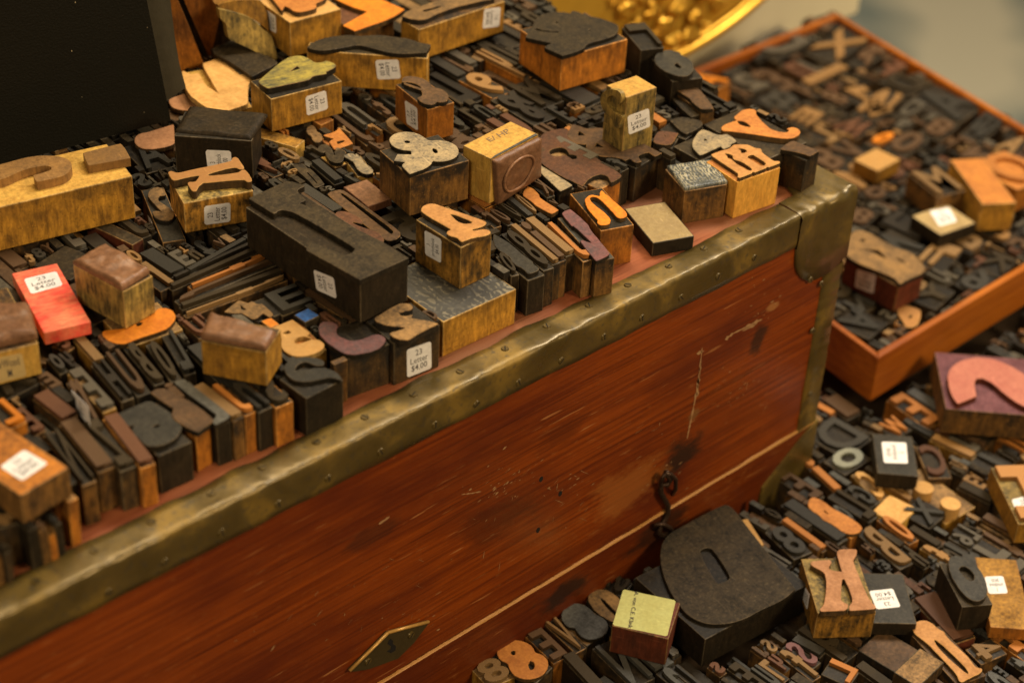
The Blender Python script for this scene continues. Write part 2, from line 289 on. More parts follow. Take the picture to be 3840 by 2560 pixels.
def brass(name):
    m = bpy.data.materials.new(name); m.use_nodes = True
    nt = m.node_tree; N = nt.nodes; L = nt.links; b = N['Principled BSDF']
    tc = N.new('ShaderNodeTexCoord')
    def nz(sc, det, dist=0.0):
        n = N.new('ShaderNodeTexNoise'); n.inputs['Scale'].default_value = sc; n.inputs['Detail'].default_value = det; n.inputs['Distortion'].default_value = dist
        L.new(tc.outputs['Object'], n.inputs['Vector']); return n
    n = nz(38, 4, 0.6)
    cr = N.new('ShaderNodeValToRGB'); e = cr.color_ramp.elements
    e[0].position = 0.36; e[0].color = (0.090, 0.060, 0.014, 1); e[1].position = 0.66; e[1].color = (0.225, 0.140, 0.024, 1)
    x = e.new(0.52); x.color = (0.125, 0.083, 0.020, 1)
    L.new(n.outputs[0], cr.inputs[0])
    n3 = nz(330, 6); r3 = N.new('ShaderNodeMapRange'); r3.inputs['From Min'].default_value = 0.54; r3.inputs['From Max'].default_value = 0.70; r3.inputs['To Max'].default_value = 0.75
    L.new(n3.outputs[0], r3.inputs[0])
    mx = N.new('ShaderNodeMix'); mx.data_type = 'RGBA'; mx.inputs['B'].default_value = (0.07, 0.055, 0.03, 1)
    L.new(r3.outputs[0], mx.inputs['Factor']); L.new(cr.outputs[0], mx.inputs['A']); L.new(mx.outputs['Result'], b.inputs['Base Color'])
    b.inputs['Metallic'].default_value = 0.35
    r = N.new('ShaderNodeMapRange'); r.inputs['From Min'].default_value = 0.3; r.inputs['From Max'].default_value = 0.7; r.inputs['To Min'].default_value = 0.25; r.inputs['To Max'].default_value = 0.55
    L.new(n.outputs[0], r.inputs[0]); L.new(r.outputs[0], b.inputs['Roughness'])
    n2 = nz(160, 4)
    bp = N.new('ShaderNodeBump'); bp.inputs['Strength'].default_value = 0.22; bp.inputs['Distance'].default_value = 0.0008
    L.new(n2.outputs[0], bp.inputs['Height']); L.new(bp.outputs[0], b.inputs['Normal'])
    MATS[name] = m
brass('old_brass')
def floor_mat():
    m = bpy.data.materials.new('floor_grey'); m.use_nodes = True
    nt = m.node_tree; N = nt.nodes; L = nt.links; b = N['Principled BSDF']
    tc = N.new('ShaderNodeTexCoord'); n = N.new('ShaderNodeTexNoise'); n.inputs['Scale'].default_value = 3.2; n.inputs['Detail'].default_value = 2
    L.new(tc.outputs['Object'], n.inputs['Vector'])
    cr = N.new('ShaderNodeValToRGB'); e = cr.color_ramp.elements
    e[0].position = 0.40; e[0].color = (0.17, 0.20, 0.175, 1); e[1].position = 0.60; e[1].color = (0.50, 0.46, 0.33, 1)
    L.new(n.outputs[0], cr.inputs[0]); L.new(cr.outputs[0], b.inputs['Base Color']); b.inputs['Roughness'].default_value = 0.6
    MATS['floor_grey'] = m
floor_mat()

# ------------------------------------------------------------------ object helpers
def mesh_from(name, verts, faces, mats, midx=None, smooth=False):
    me = bpy.data.meshes.new(name); me.from_pydata([tuple(v) for v in verts], [], faces)
    for m in mats: me.materials.append(MATS[m])
    if midx:
        for p, i in zip(me.polygons, midx): p.material_index = i
    if smooth:
        for p in me.polygons: p.use_smooth = True
    me.update(); return me
def link(name, me, parent=None, label=None):
    o = bpy.data.objects.new(name, me); col.objects.link(o)
    if parent is not None: o.parent = parent
    if label: o['label'] = label
    return o
def tag(o, label=None, cat=None, group=None, kind=None):
    if label: o['label'] = label
    if cat: o['category'] = cat
    if group: o['group'] = group
    if kind: o['kind'] = kind
    return o
def empty(name, loc, rz, label, cat, group=None):
    o = bpy.data.objects.new(name, None); col.objects.link(o); o.empty_display_size = 0.005
    o.location = Vector(loc) * S; o.rotation_euler = (0, 0, rz)
    return tag(o, label, cat, group)
def part_world(name, verts_mm, faces, mats, root, midx=None, smooth=False, label=None):
    """verts given in world millimetres -> mesh child of root"""
    if root is not None:
        inv = (Matrix.Translation(root.location) @ root.rotation_euler.to_matrix().to_4x4()).inverted()
        vs = [inv @ (Vector(v) * S) for v in verts_mm]
    else: vs = [Vector(v) * S for v in verts_mm]
    return link(name, mesh_from(name, vs, faces, mats, midx, smooth), root, label)
def box_mesh(name, w, d, h, mats, bev=0.45, topmat=0, seed=0, z0=0):
    """box centred in xy, base at z0, millimetres; worn bevelled edges; the top face can carry its own material"""
    bm = bmesh.new(); bmesh.ops.create_cube(bm, size=1)
    for v in bm.verts: v.co = Vector((v.co.x * w, v.co.y * d, (v.co.z + 0.5) * h + z0)) * S
    if bev: bmesh.ops.bevel(bm, geom=list(bm.edges), offset=bev * S, segments=2, profile=0.6, affect='EDGES')
    me = bpy.data.meshes.new(name); bm.to_mesh(me); bm.free()
    for m in mats: me.materials.append(MATS[m])
    wm = WORN.get(mats[0])
    if wm: me.materials.append(MATS[wm])
    for p in me.polygons:
        if topmat and p.normal.z > 0.97: p.material_index = topmat
        elif wm and max(abs(p.normal.x), abs(p.normal.y), abs(p.normal.z)) < 0.97 and p.center.z > (z0 + h * 0.35) * S: p.material_index = len(me.materials) - 1
    return me
WORN = {'black_wood': 'worn_dark', 'dark_wood': 'worn_dark', 'brown_wood': 'worn_brown', 'ochre_wood': 'worn_ochre', 'orange_wood': 'worn_orange', 'olive_wood': 'worn_ochre', 'grimy_ochre': 'worn_ochre', 'mahogany_wood': 'worn_brown', 'yellow_wood': 'worn_ochre'}
SIDE = {'face_cream': 'face_black', 'face_tan': 'dark_wood', 'face_grey': 'face_black', 'face_brown': 'face_black', 'face_slate': 'face_black', 'face_redbrown': 'dark_wood', 'face_peach': 'shaded_side', 'face_orange': 'shaded_side', 'face_bright_orange': 'shaded_side', 'face_green': 'face_black', 'face_purple': 'face_black', 'face_blue': 'face_black', 'face_terracotta': 'shaded_side', 'face_soot': 'face_black', 'face_ash': 'face_black', 'face_pale': 'worn_ochre', 'face_pink': 'mahogany_wood'}  # letter sides mostly get darker materials, painting in the shadow beside the relief
def chaikin(pts, n=1, lim=0.75):
    """round the corners of an outline a little (at most lim mm from each corner); doubled points stay sharp"""
    m = len(pts)
    keep_ = []; sharp = []
    for i, c in enumerate(pts):
        if (c - pts[i - 1]).length < 1e-4 and keep_: sharp[-1] = True; continue
        keep_.append(c); sharp.append(False)
    if lim > 5: sharp = [False] * len(keep_)
    # strong turns between long edges are cut corners in the wood: keep them crisp
    for it in range(2):
        out, sh = [], []; m = len(keep_)
        for i, c in enumerate(keep_):
            a, b = keep_[i - 1], keep_[(i + 1) % m]
            la, lb = (a - c).length, (b - c).length
            if sharp[i] or la < 1e-4 or lb < 1e-4: out.append(c.copy()); sh.append(sharp[i]); continue
            cosang = (c - a).dot(b - c) / (la * lb)
            lm = lim if lim > 5 else (6.0 if cosang > 0.62 else (1.6 if cosang > 0.25 else 0.45))
            da, db = min(0.27 * la, lm / (it + 1)), min(0.27 * lb, lm / (it + 1))
            out += [c + (a - c) / la * da, c + (b - c) / lb * db]; sh += [False, False]
        keep_, sharp = out, sh
    return keep_
def slab(loops, nrm, depth, bev=0.0, mats=False):
    """loops: outer + holes (coplanar Vectors) extruded backwards along -nrm; with bev a worn chamfer runs round the face"""
    tri = tessellate_polygon(loops)
    flatv = [v for l in loops for v in l]; n = len(flatv)
    verts = [v.copy() for v in flatv]; faces = []; mi = []
    for t in tri:
        a, b, c = t
        fn_ = (flatv[b] - flatv[a]).cross(flatv[c] - flatv[a])
        faces.append((a, b, c) if fn_.dot(nrm) > 0 else (a, c, b)); mi.append(0)
    rings = [0]
    if bev:
        k = 0
        for li, l in enumerate(loops):
            m = len(l); ar = Vector((0, 0, 0))
            for i in range(m): ar += l[i].cross(l[(i + 1) % m])
            sgn = 1 if ar.dot(nrm) > 0 else -1
            if li: sgn = -sgn
            for i in range(m):
                d = (l[(i + 1) % m] - l[i - 1])
                o = d.cross(nrm).normalized() * sgn if d.length > 1e-6 else Vector((0, 0, 0))
                verts.append(l[i] + o * bev - nrm * bev)
            k += m
        verts += [verts[n + i] - nrm * (depth - bev) for i in range(n)]
        rings = [0, n]
        top = [0, n, 2 * n]
    else:
        verts += [v - nrm * depth for v in flatv]; top = [0, n]
    k = 0
    for l in loops:
        m = len(l)
        for i in range(m):
            a, b = k + i, k + (i + 1) % m
            for r0, r1 in zip(top, top[1:]):
                faces.append((r0 + a, r1 + a, r1 + b, r0 + b)); mi.append(1 if (bev and r0 == 0) else 2)
        k += m
    return (verts, faces, mi) if mats else (verts, faces)
# font glyphs of the plain types, normalised to a unit box, mirrored as types are
GL = {}
def glyph(ch, bold=0.02, mirror=True):
    key = (ch, bold, mirror)
    if key in GL: return GL[key]
    cu = bpy.data.curves.new('g', 'FONT'); cu.body = ch; cu.offset = bold; cu.extrude = 0.5; cu.resolution_u = 3
    ob = bpy.data.objects.new('g', cu); col.objects.link(ob)
    dg = bpy.context.evaluated_depsgraph_get(); dg.update()
    me = bpy.data.meshes.new_from_object(ob.evaluated_get(dg))
    bpy.data.objects.remove(ob)
    xs = [v.co.x for v in me.vertices]; ys = [v.co.y for v in me.vertices]
    x0, x1, y0, y1 = min(xs), max(xs), min(ys), max(ys)
    for v in me.vertices:
        x = (v.co.x - x0) / (x1 - x0) - 0.5; y = (v.co.y - y0) / (y1 - y0) - 0.5
        v.co = Vector((-x if mirror else x, y, v.co.z + 0.5))
    if mirror: me.flip_normals()
    GL[key] = (me, (x1 - x0) / max(1e-6, y1 - y0)); return GL[key]
GLM = {}
def glyph_mat(ch, bold, mat):
    key = (ch, bold, mat)
    if key not in GLM:
        me = glyph(ch, bold)[0].copy(); me.name = 'letter'; me.materials.clear(); me.materials.append(MATS[mat]); GLM[key] = me
    return GLM[key]

TXT = {}
def text_verts(lines, align='CENTER'):
    key = tuple(lines)
    if key in TXT: return TXT[key]
    cu = bpy.data.curves.new('t', 'FONT'); cu.body = '\n'.join(lines); cu.align_x = align; cu.resolution_u = 2; cu.space_line = 0.9; cu.offset = 0.004
    ob = bpy.data.objects.new('t', cu); col.objects.link(ob)
    dg = bpy.context.evaluated_depsgraph_get(); dg.update()
    me = bpy.data.meshes.new_from_object(ob.evaluated_get(dg)); bpy.data.objects.remove(ob)
    xs = [v.co.x for v in me.vertices]; ys = [v.co.y for v in me.vertices]
    x0, x1, y0, y1 = min(xs), max(xs), min(ys), max(ys)
    vs = [((v.co.x - x0) / (x1 - x0), (v.co.y - y0) / (y1 - y0)) for v in me.vertices]
    fs = [tuple(p.vertices) for p in me.polygons]
    TXT[key] = (vs, fs, (x1 - x0) / (y1 - y0)); return TXT[key]
def sticker(root, tl, tr, br, bl, nrm, lines=('23', 'Letter', '$4.00'), mat='sticker_paper', ink='sticker_print', margin=(0.14, 0.12), name='price_sticker', paper=True):
    """paper rectangle with printing, corners in reading order, on a surface with normal nrm"""
    q = [Vector(p) + nrm * 0.12 for p in (tl, tr, br, bl)]
    parent = root
    if paper:
        # clipped corners
        pts = []
        for i in range(4):
            a, b, c = q[i - 1], q[i], q[(i + 1) % 4]
            pts.append(b + (a - b).normalized() * 0.9); pts.append(b + (c - b).normalized() * 0.9)
        v, f = slab([pts], nrm, 0.11)
        parent = part_world(name, v, f, [mat], root)
    if lines:
        vs, fs, asp = text_verts(list(lines))
        mx, my = margin
        W = (q[1] - q[0]).length * (1 - 2 * mx); Hh = (q[3] - q[0]).length * (1 - 2 * my)
        if W / Hh > asp * 1.35: mx = (1 - asp * 1.35 * Hh / (q[1] - q[0]).length) / 2
        pv = []
        for (x, y) in vs:
            u = mx + x * (1 - 2 * mx); w = my + (1 - y) * (1 - 2 * my)
            p = (q[0] * (1 - u) + q[1] * u) * (1 - w) + (q[3] * (1 - u) + q[2] * u) * w
            pv.append(p + nrm * 0.05)
        inv = (Matrix.Translation(root.location) @ root.rotation_euler.to_matrix().to_4x4()).inverted()
        pr = link('printing', mesh_from('printing', [inv @ (p * S) for p in pv], fs, [ink]), parent)

BL = []      # every box placed: dict(c, ang, w, d, z0, z1)
HERO = []    # (root, short name, centre mm) used as landmarks
def rect_from(fr, L_, F_, R_, z):
    F = at(fr, F_, z); L = at(fr, L_, z); R = at(fr, R_, z)
    u = R - F; v = L - F
    if v.length > u.length * 1.3:
        vd = v.normalized(); ud = Vector((vd.y, -vd.x, 0))
    else:
        ud = u.normalized(); vd = Vector((-ud.y, ud.x, 0))
    w = abs(u.dot(ud)); d = abs(v.dot(vd))
    c = F + ud * w / 2 + vd * d / 2
    return c, math.atan2(ud.y, ud.x), w, d, F, ud, vd
def block(key, fr, L_, F_, R_, z0, h, body, face, label, poly=None, holes=(), ch=None, rot=0, sh=None, cat='type block', name='type_block',
          stick=(), relief=2.3, group=None, short=None, top=True, bold=0.02, smooth=1, pfr=None, bev=0.45, fit=(0.06, 0.04), part='letter', zt=None, side=None):
    """one wooden type. corners L, F(front), R of the shoulder; base z0; total height h (mm)"""
    zsh = z0 + h - (relief if (poly or ch) else 0)
    c, a, w, d, F, ud, vd = rect_from(fr, L_, F_, R_, zt if zt is not None else zsh)
    root = empty(name, (c.x, c.y, z0), a, label, cat, group)
    sh = sh or {'ochre_wood': 'face_tan', 'orange_wood': 'face_black', 'yellow_wood': 'face_tan'}.get(body, 'face_black')
    me = box_mesh('body', w, d, zsh - z0, [body, sh], bev, 1 if top else 0)
    link('body', me, root)
    up = Vector((0, 0, 1))
    if poly:
        pf = pfr or fr
        loops = []
        for lp in [poly] + list(holes):
            pts = chaikin([at(pf, p, z0 + h) for p in lp], smooth)
            loops.append([Vector((q.x + 0.22 * noise.noise(q * 0.6), q.y + 0.22 * noise.noise(q * 0.6 + Vector((9, 0, 0))), q.z)) for q in pts])
        v, f, mi = slab(loops, up, relief + 0.05, 0.22, True)
        part_world(part, v, f, [face, WORNF.get(face, face), side or SIDE.get(face, face)], root, mi)
    elif ch:
        g = glyph_mat(ch, bold, face)
        o = link(part, g, root)
        ww, dd = w * (1 - 2 * fit[0]), d * (1 - 2 * fit[1])
        if rot % 2: o.scale = (dd * S, ww * S, relief * S)
        else: o.scale = (ww * S, dd * S, relief * S)
        o.rotation_euler = (0, 0, rot * math.pi / 2); o.location = (0, 0, (zsh - z0) * S)
    nL = Vector((ud.x, ud.y, 0)) * -1; nR = Vector((vd.x, vd.y, 0)) * -1
    for st in stick:
        fc, sf, q = st[0], st[1], st[2]
        if fc == 'T': co, no = Vector((0, 0, zsh if not poly else z0 + h)), up
        elif fc == 'L': co, no = F, nL
        else: co, no = F, nR
        if fc == 'T': co = Vector((0, 0, z0 + h)) if (len(st) > 5 and st[5]) else Vector((0, 0, zsh))
        P4 = [on_plane(sf, p, co, no) for p in q]
        kw = {}
        if len(st) > 3 and st[3] is not None: kw['lines'] = st[3]
        if len(st) > 4 and st[4] is not None: kw.update(st[4])
        sticker(root, *P4, no, **kw)
    BL.append(dict(c=c, a=a, w=w, d=d, z0=z0, z1=z0 + h, key=key))
    HERO.append((root, short or key, Vector((c.x, c.y, z0 + h))))
    return dict(root=root, c=c, a=a, w=w, d=d, F=F, ud=ud, vd=vd, nL=nL, nR=nR, zsh=zsh)
def lump(name, root, quad, nrm, base_off, height, mat, seed, n=18, ripple=0.35, edge=0.18, rf=0.12):
    """a cast, uneven skin over a quad (world mm)"""
    verts = []; faces = []
    q = quad
    for j in range(n + 1):
        for i in range(n + 1):
            u, v = i / n, j / n
            p = (q[0] * (1 - u) + q[1] * u) * (1 - v) + (q[3] * (1 - u) + q[2] * u) * v
            e = min(u, 1 - u, v, 1 - v) / edge; e = min(1, e) ** 0.6
            nz = noise.noise(p * rf + Vector((seed, 0, 0))) * ripple * 2 + noise.noise(p * rf * 3 + Vector((0, seed, 0))) * ripple
            verts.append(p + nrm * (base_off + height * e * (1 + 0.0 * nz) + (nz * height if 0 < min(i, j) and max(i, j) < n else 0)))
    for j in range(n):
        for i in range(n):
            a = j * (n + 1) + i; faces.append((a, a + 1, a + n + 2, a + n + 1))
    # skirt
    k = len(verts); ring = [(i, 0) for i in range(n)] + [(n, j) for j in range(n)] + [(n - i, n) for i in range(n)] + [(0, n - j) for j in range(n)]
    for (i, j) in ring:
        verts.append(verts[j * (n + 1) + i] - nrm * (base_off + 0.6 + abs(height) * 0.2) * 1.0)
    for t in range(len(ring)):
        a = ring[t][1] * (n + 1) + ring[t][0]; b2 = ring[(t + 1) % len(ring)]; b = b2[1] * (n + 1) + b2[0]
        faces.append((a, k + t, k + (t + 1) % len(ring), b))
    return part_world(name, verts, faces, [mat], root, smooth=True)
# ------------------------------------------------------------------ the setting
def prism(name, poly, z0, z1, mats, root, bev=0.0, jit=0):
    """vertical prism from a world polygon (mm)"""
    bm = bmesh.new()
    b = [bm.verts.new(Vector((p[0], p[1], z0)) * S) for p in poly]; t = [bm.verts.new(Vector((p[0], p[1], z1)) * S) for p in poly]
    bm.faces.new(b[::-1]); bm.faces.new(t)
    n = len(poly)
    for i in range(n): bm.faces.new((b[i], b[(i + 1) % n], t[(i + 1) % n], t[i]))
    bmesh.ops.recalc_face_normals(bm, faces=bm.faces)
    if bev: bmesh.ops.bevel(bm, geom=list(bm.edges), offset=bev * S, segments=3, profile=0.5, affect='EDGES')
    me = bpy.data.meshes.new(name); bm.to_mesh(me); bm.free()
    for m in mats: me.materials.append(MATS[m])
    if root is not None:
        inv = (Matrix.Translation(root.location) @ root.rotation_euler.to_matrix().to_4x4()).inverted(); me.transform(inv)
    return link(name, me, root)
def rectp(x0, x1, y0, y1): return [(x0, y0), (x1, y0), (x1, y1), (x0, y1)]
fl = prism('floor', rectp(-4000, 6000, -3000, 8000), -860, -850, ['floor_grey'], None); fl['kind'] = 'structure'
tb = prism('table', rectp(-800, 462, -600, 520), -238, -208, ['table_top'], None, 1.5)
tag(tb, 'dark wooden table top under the trunk, the tray and the loose type', 'table')
pr = on_plane('P', (3215, 60), Vector((0, 402, 0)), Vector((0, 1, 0)))
cb = prism('pedestal', rectp(-250, pr.x, 402, 515), -208, 380, ['cream_panel'], None, 1.5)
tag(cb, 'plain cream panelled box behind the tray and the gilded plaque', 'box')

# gilded oval frame leaning on the cream box
gf = empty('gilded_plaque', (300, 396, -208), 0, 'ornate gilded oval plaque on the front of the cream box', 'plaque')
gy = Vector((0, 376, 0)); gn = Vector((0, 1, 0)); gm = Vector((0, -1, 0))
def gp(p, off=0): return on_plane('A3', p, gy - Vector((0, off, 0)), gn)
def tube(name, pts, r, mat, root, seg=10):
    verts, faces = [], []
    for i, p in enumerate(pts):
        d = (pts[min(i + 1, len(pts) - 1)] - pts[max(i - 1, 0)]).normalized()
        a = d.orthogonal().normalized() if i == 0 else (a - d * a.dot(d)).normalized()
        b = d.cross(a); rr = r[i] if isinstance(r, (list, tuple)) else r
        for k in range(seg):
            t = 2 * math.pi * k / seg; verts.append(p + a * rr * math.cos(t) + b * rr * math.sin(t))
    for i in range(len(pts) - 1):
        for k in range(seg):
            faces.append((i * seg + k, i * seg + (k + 1) % seg, (i + 1) * seg + (k + 1) % seg, (i + 1) * seg + k))
    faces.append(tuple(range(seg))[::-1]); faces.append(tuple((len(pts) - 1) * seg + k for k in range(seg)))
    return part_world(name, verts, faces, [mat], root, smooth=True)
GC = Vector((235, 0, -60))
def ell(k, y, n=72): return [Vector((GC.x + 185 * k * math.cos(t), y, GC.z + 90 * k * math.sin(t))) for t in [i * 2 * math.pi / n for i in range(n)]]
v, f = slab([ell(0.98, 371)], gm, 8); part_world('back_plate', v, f, ['gold_field'], gf)
e1 = ell(1.0, 364); tube('outer_rim', e1 + e1[:2], 4.2, 'gold', gf)
e2 = ell(0.93, 364); tube('inner_rim', e2 + e2[:2], 1.8, 'gold', gf)
random.seed(5)
for (x, y, r) in [(640, 60, 62), (700, 185, 55), (820, 70, 60), (900, 160, 70), (985, 60, 70), (1050, 255, 78), (950, 300, 60), (850, 235, 50), (1110, 110, 60), (750, -20, 60), (1270, 20, 60), (1180, -50, 70), (1010, 330, 45), (560, 10, 40), (1180, 190, 45), (900, -60, 60)]:
    bm = bmesh.new(); bmesh.ops.create_icosphere(bm, subdivisions=3, radius=1)
    c = gp((x, y), 10); R_ = r / 1.8234 / FPX * 1420
    for vv in bm.verts:
        q = vv.co * (1 + 0.9 * noise.noise(vv.co * 1.6 + Vector((x, y, 0)) * 0.1)); vv.co = (c + Vector((q.x * R_ * 1.25, q.y * R_ * 0.45, q.z * R_ * 0.9))) * S - gf.location
    me = bpy.data.meshes.new('leaf_ornament'); bm.to_mesh(me); bm.free(); me.materials.append(MATS['gold'])
    for p in me.polygons: p.use_smooth = True
    link('leaf_ornament', me, gf)
for k in range(46):
    t = k * 2 * math.pi / 46 + random.uniform(-0.04, 0.04)
    if -1.65 < math.atan2(math.sin(t), math.cos(t)) < -0.15: continue
    s_ = link('leaf_ornament', me, gf); rr_ = random.uniform(0.76, 0.86)
    last = c; s_.location = (Vector((GC.x + 185 * rr_ * math.cos(t), 364, GC.z + 90 * rr_ * math.sin(t))) - last) * S

# ------------------------------------------------------------------ the trunk
tr = empty('trunk', (-380, 150, -208), 0, 'old red brown wooden trunk with brass edging, heaped with wood type', 'trunk')
XL = -780
prism('top_board', rectp(XL, -1, 1.2, 330), -12, 0, ['trunk_top_wood'], tr, 0.8)
prism('front_board', rectp(XL, -1, 0, 11), -156.2, -12.2, ['trunk_front_wood'], tr, 0.8)
prism('lower_board', rectp(XL, -1, -0.7, 11), -208, -157.0, ['trunk_lower_wood'], tr, 1.0)
prism('side_board', rectp(-12, -0.5, 11.3, 330), -208, -12.3, ['trunk_front_wood'], tr, 0.5)
prism('back_board', rectp(XL, -12.3, 318, 330), -208, -12.3, ['trunk_front_wood'], tr, 0.5)
prism('end_board', rectp(XL, XL + 12, 11.3, 317.7), -208, -12.3, ['trunk_front_wood'], tr, 0.5)
def sweep(name, x0, x1, step, prof, root, mat, seed=0, wob=0.5):
    """angle strip along x; prof = [(y, z, edge wobble)], hammered by noise"""
    verts, faces = [], []; nx = int((x1 - x0) / step); m = len(prof)
    for i in range(nx + 1):
        x = x0 + (x1 - x0) * i / nx
        for j, (y, z, e) in enumerate(prof):
            q = Vector((x * 0.11, y * 0.25 + seed, z * 0.25))
            a = noise.noise(q) * wob; b = noise.noise(q * 2.7) * wob * 0.6
            dy = (a + b) * (0.25 if e == 0 else 1) * (1 if e >= 0 else 0); dz = (a * 0.7 - b) * 0.3
            if e == 2: dy += noise.noise(Vector((x * 0.06, 3.3, seed))) * 2.2; dz = 0
            if e == 3: dz = noise.noise(Vector((x * 0.06, 7.3, seed))) * 0.8; dy = 0
            if e == 1: dy, dz = a + b - 0.1, (a - b)
            verts.append(Vector((x, y + dy, z + dz)))
    for i in range(nx):
        for j in range(m - 1):
            a = i * m + j; faces.append((a, a + 1, a + m + 1, a + m))
    return part_world(name, verts, faces, [mat], root, smooth=True)
sweep('brass_edging', XL, -46, 1.6, [(15, -0.2, 2), (14.8, 0.9, 2), (11, 1.0, 0), (7, 1.0, 0), (3.0, 1.0, 0), (0.9, 0.95, 1), (0.0, 0.6, 1), (-0.7, -0.1, 1), (-1.0, -1.3, 1), (-1.1, -5, 0), (-1.1, -10, 0), (-1.1, -15, 0), (-1.0, -18.6, 3), (0.3, -18.8, 3)], tr, 'old_brass', 1, 0.5)
# corner cap: top plate and front lobe
capx0 = -45.5
def cap():
    verts, faces = [], []; nx = 40
    for i in range(nx + 1):
        x = capx0 + (0.9 - capx0) * i / nx
        t = (x - capx0) / -capx0
        # front lobe depth: rounded bottom
        if x < -22: zb = -20 - 27.5 * math.sqrt(max(0, 1 - ((-22 - x) / 23.5) ** 2)) if x < -22 else -47.5
        else: zb = -47.5 + max(0, (x + 12) / 12) * 5.5
        yt = 15 + 30 * max(0, min(1, (t - 0.28) / 0.3)) ** 1.0
        prof = [(yt, -0.1), (yt * 0.98, 1.5), (yt * 0.6, 1.7), (6, 1.6), (3, 1.6), (1.2, 1.5), (0.0, 0.9), (-0.9, -0.2), (-1.5, -1.8), (-1.7, -5), (-1.7, zb * 0.35), (-1.7, zb * 0.7), (-1.6, zb), (0.1, zb - 0.2)]
        for j, (y, z) in enumerate(prof):
            w = 1.5 if 3 < j < 9 else 0.5
            q = Vector((x * 0.16, y * 0.2, z * 0.2 + 9))
            verts.append(Vector((x, y + noise.noise(q) * w, z + noise.noise(q + Vector((5, 5, 5))) * w * (0 if j in (0, 12, 13) else 1))))
    m = 14
    for i in range(nx):
        for j in range(m - 1):
            a = i * m + j; faces.append((a, a + 1, a + m + 1, a + m))
    return part_world('corner_cap', verts, faces, ['old_brass'], tr, smooth=True)
cap()
def vstrip(name, x0, x1, y, z0, z1, seed):
    verts, faces = [], []; nz = int(abs(z1 - z0) / 1.6)
    prof = [(x0, 0.1), (x0 + 0.2, -1), ((x0 + x1) / 2, -1.1), (x1 - 2, -1.1), (x1 - 0.6, -0.7), (x1 + 0.3, 0.5), (x1 + 0.4, 9)]
    for i in range(nz + 1):
        z = z0 + (z1 - z0) * i / nz
        for j, (x, yy) in enumerate(prof):
            q = Vector((x * 0.2, seed, z * 0.09)); a = noise.noise(q) * 1.6 + noise.noise(q * 2.5) * 1.2
            dent = 1.2 * max(0, noise.noise(Vector((seed, 0, z * 0.13)))) if j > 1 else 0
            verts.append(Vector((x + (a * 0.5 if j > 2 else a * 0.15), yy + y + (a * 0.55 + dent if 0 < j < 5 else 0), z)))
    m = len(prof)
    for i in range(nz):
        for j in range(m - 1):
            a = i * m + j; faces.append((a, a + 1, a + m + 1, a + m))
    return part_world(name, verts, faces, ['old_brass'], tr, smooth=True)
vstrip('corner_strip', -16.5, 0.5, 0, -46.0, -158, 3)
fp = Vector((0, 0, 0)); fn = Vector((0, 1, 0)); fm = Vector((0, -1, 0))
def fpt(fr, p, off=0): return on_plane(fr, p, Vector((0, -off, 0)), fn)
v, f = slab([[Vector((x, -2.0, z)) for x, z in [(0.8, -155.5), (-9, -160), (-20, -168), (-33, -177), (-43, -184), (-46, -207.5), (0.8, -207.5)]]], fm, 1.6)
part_world('lower_corner_cap', v, f, ['old_brass'], tr)
# worn splintered edge between the boards
verts, faces = [], []; nx = 330
for i in range(nx + 1):
    x = -420 + 420 * i / nx
    w = 0.35 + 1.9 * abs(noise.noise(Vector((x * 0.045, 1.1, 0)))) + 0.9 * abs(noise.noise(Vector((x * 0.3, 1.1, 0)))) + (0.5 if x > -60 else 0)
    zc = -156.6 + 0.5 * noise.noise(Vector((x * 0.05, 8, 0)))
    for (dy, dz) in ((0.2, w * 0.7), (-0.9, w * 0.4), (-1.3, -w * 0.3), (-0.6, -w * 1.0)): verts.append(Vector((x, dy, zc + dz)))
for i in range(nx):
    for j in range(3): a = i * 4 + j; faces.append((a, a + 1, a + 5, a + 4))
part_world('splintered_edge', verts, faces, ['pale_wear'], tr)
def scratch(pts, w):
    vs = []
    n = len(pts)
    for i, p in enumerate(pts):
        d = (pts[min(i + 1, n - 1)] - pts[max(i - 1, 0)]).normalized(); s = d.cross(fm)
        ww = w * (0.25 + abs(noise.noise(p * 0.35)) * 2) * (0.3 if i in (0, n - 1) else 1)
        vs += [p + s * ww, p - s * ww]
    return vs, [(2 * i, 2 * i + 1, 2 * i + 3, 2 * i + 2) for i in range(n - 1)]
sv, sf = [], []
def addscr(pts, w):
    P_ = [fpt('O', p, 0.15) for p in pts]; Q_ = []
    for a, b in zip(P_, P_[1:]):
        k = max(2, int((b - a).length / 1.5))
        Q_ += [a.lerp(b, t / k) for t in range(k)]
    Q_.append(P_[-1]); v_, f_ = scratch(Q_, w); o = len(sv)
    sv.extend(v_); sf.extend([tuple(i + o for i in t) for t in f_])
addscr([(1613, 797), (1607, 850), (1600, 900), (1590, 950), (1578, 1008)], 0.8)
addscr([(1611, 830), (1604, 880), (1602, 910)], 1.0)
addscr([(1600, 812), (1617, 806)], 0.9)
addscr([(1750, 733), (1720, 748), (1685, 765), (1665, 780)], 1.1)
addscr([(1735, 745), (1705, 760)], 1.3)
addscr([(870, 1203), (895, 1186)], 1.3)
addscr([(1060, 1135), (1085, 1132), (1105, 1128)], 0.4)
addscr([(622, 1495), (632, 1480)], 0.5)
random.seed(11)
for _ in range(330):
    x, y = random.uniform(350, 1800), random.uniform(750, 1500)
    if y < 1680 - 0.52 * x + 60 or y > 1980 - 0.60 * x + 20: continue
    l = random.uniform(3, 22); a = random.choice([-0.5, -0.55, -0.9, -1.4, 0.4])
    addscr([(x, y), (x + l * math.cos(a), y + l * math.sin(a))], random.uniform(0.07, 0.26))
random.seed(4)
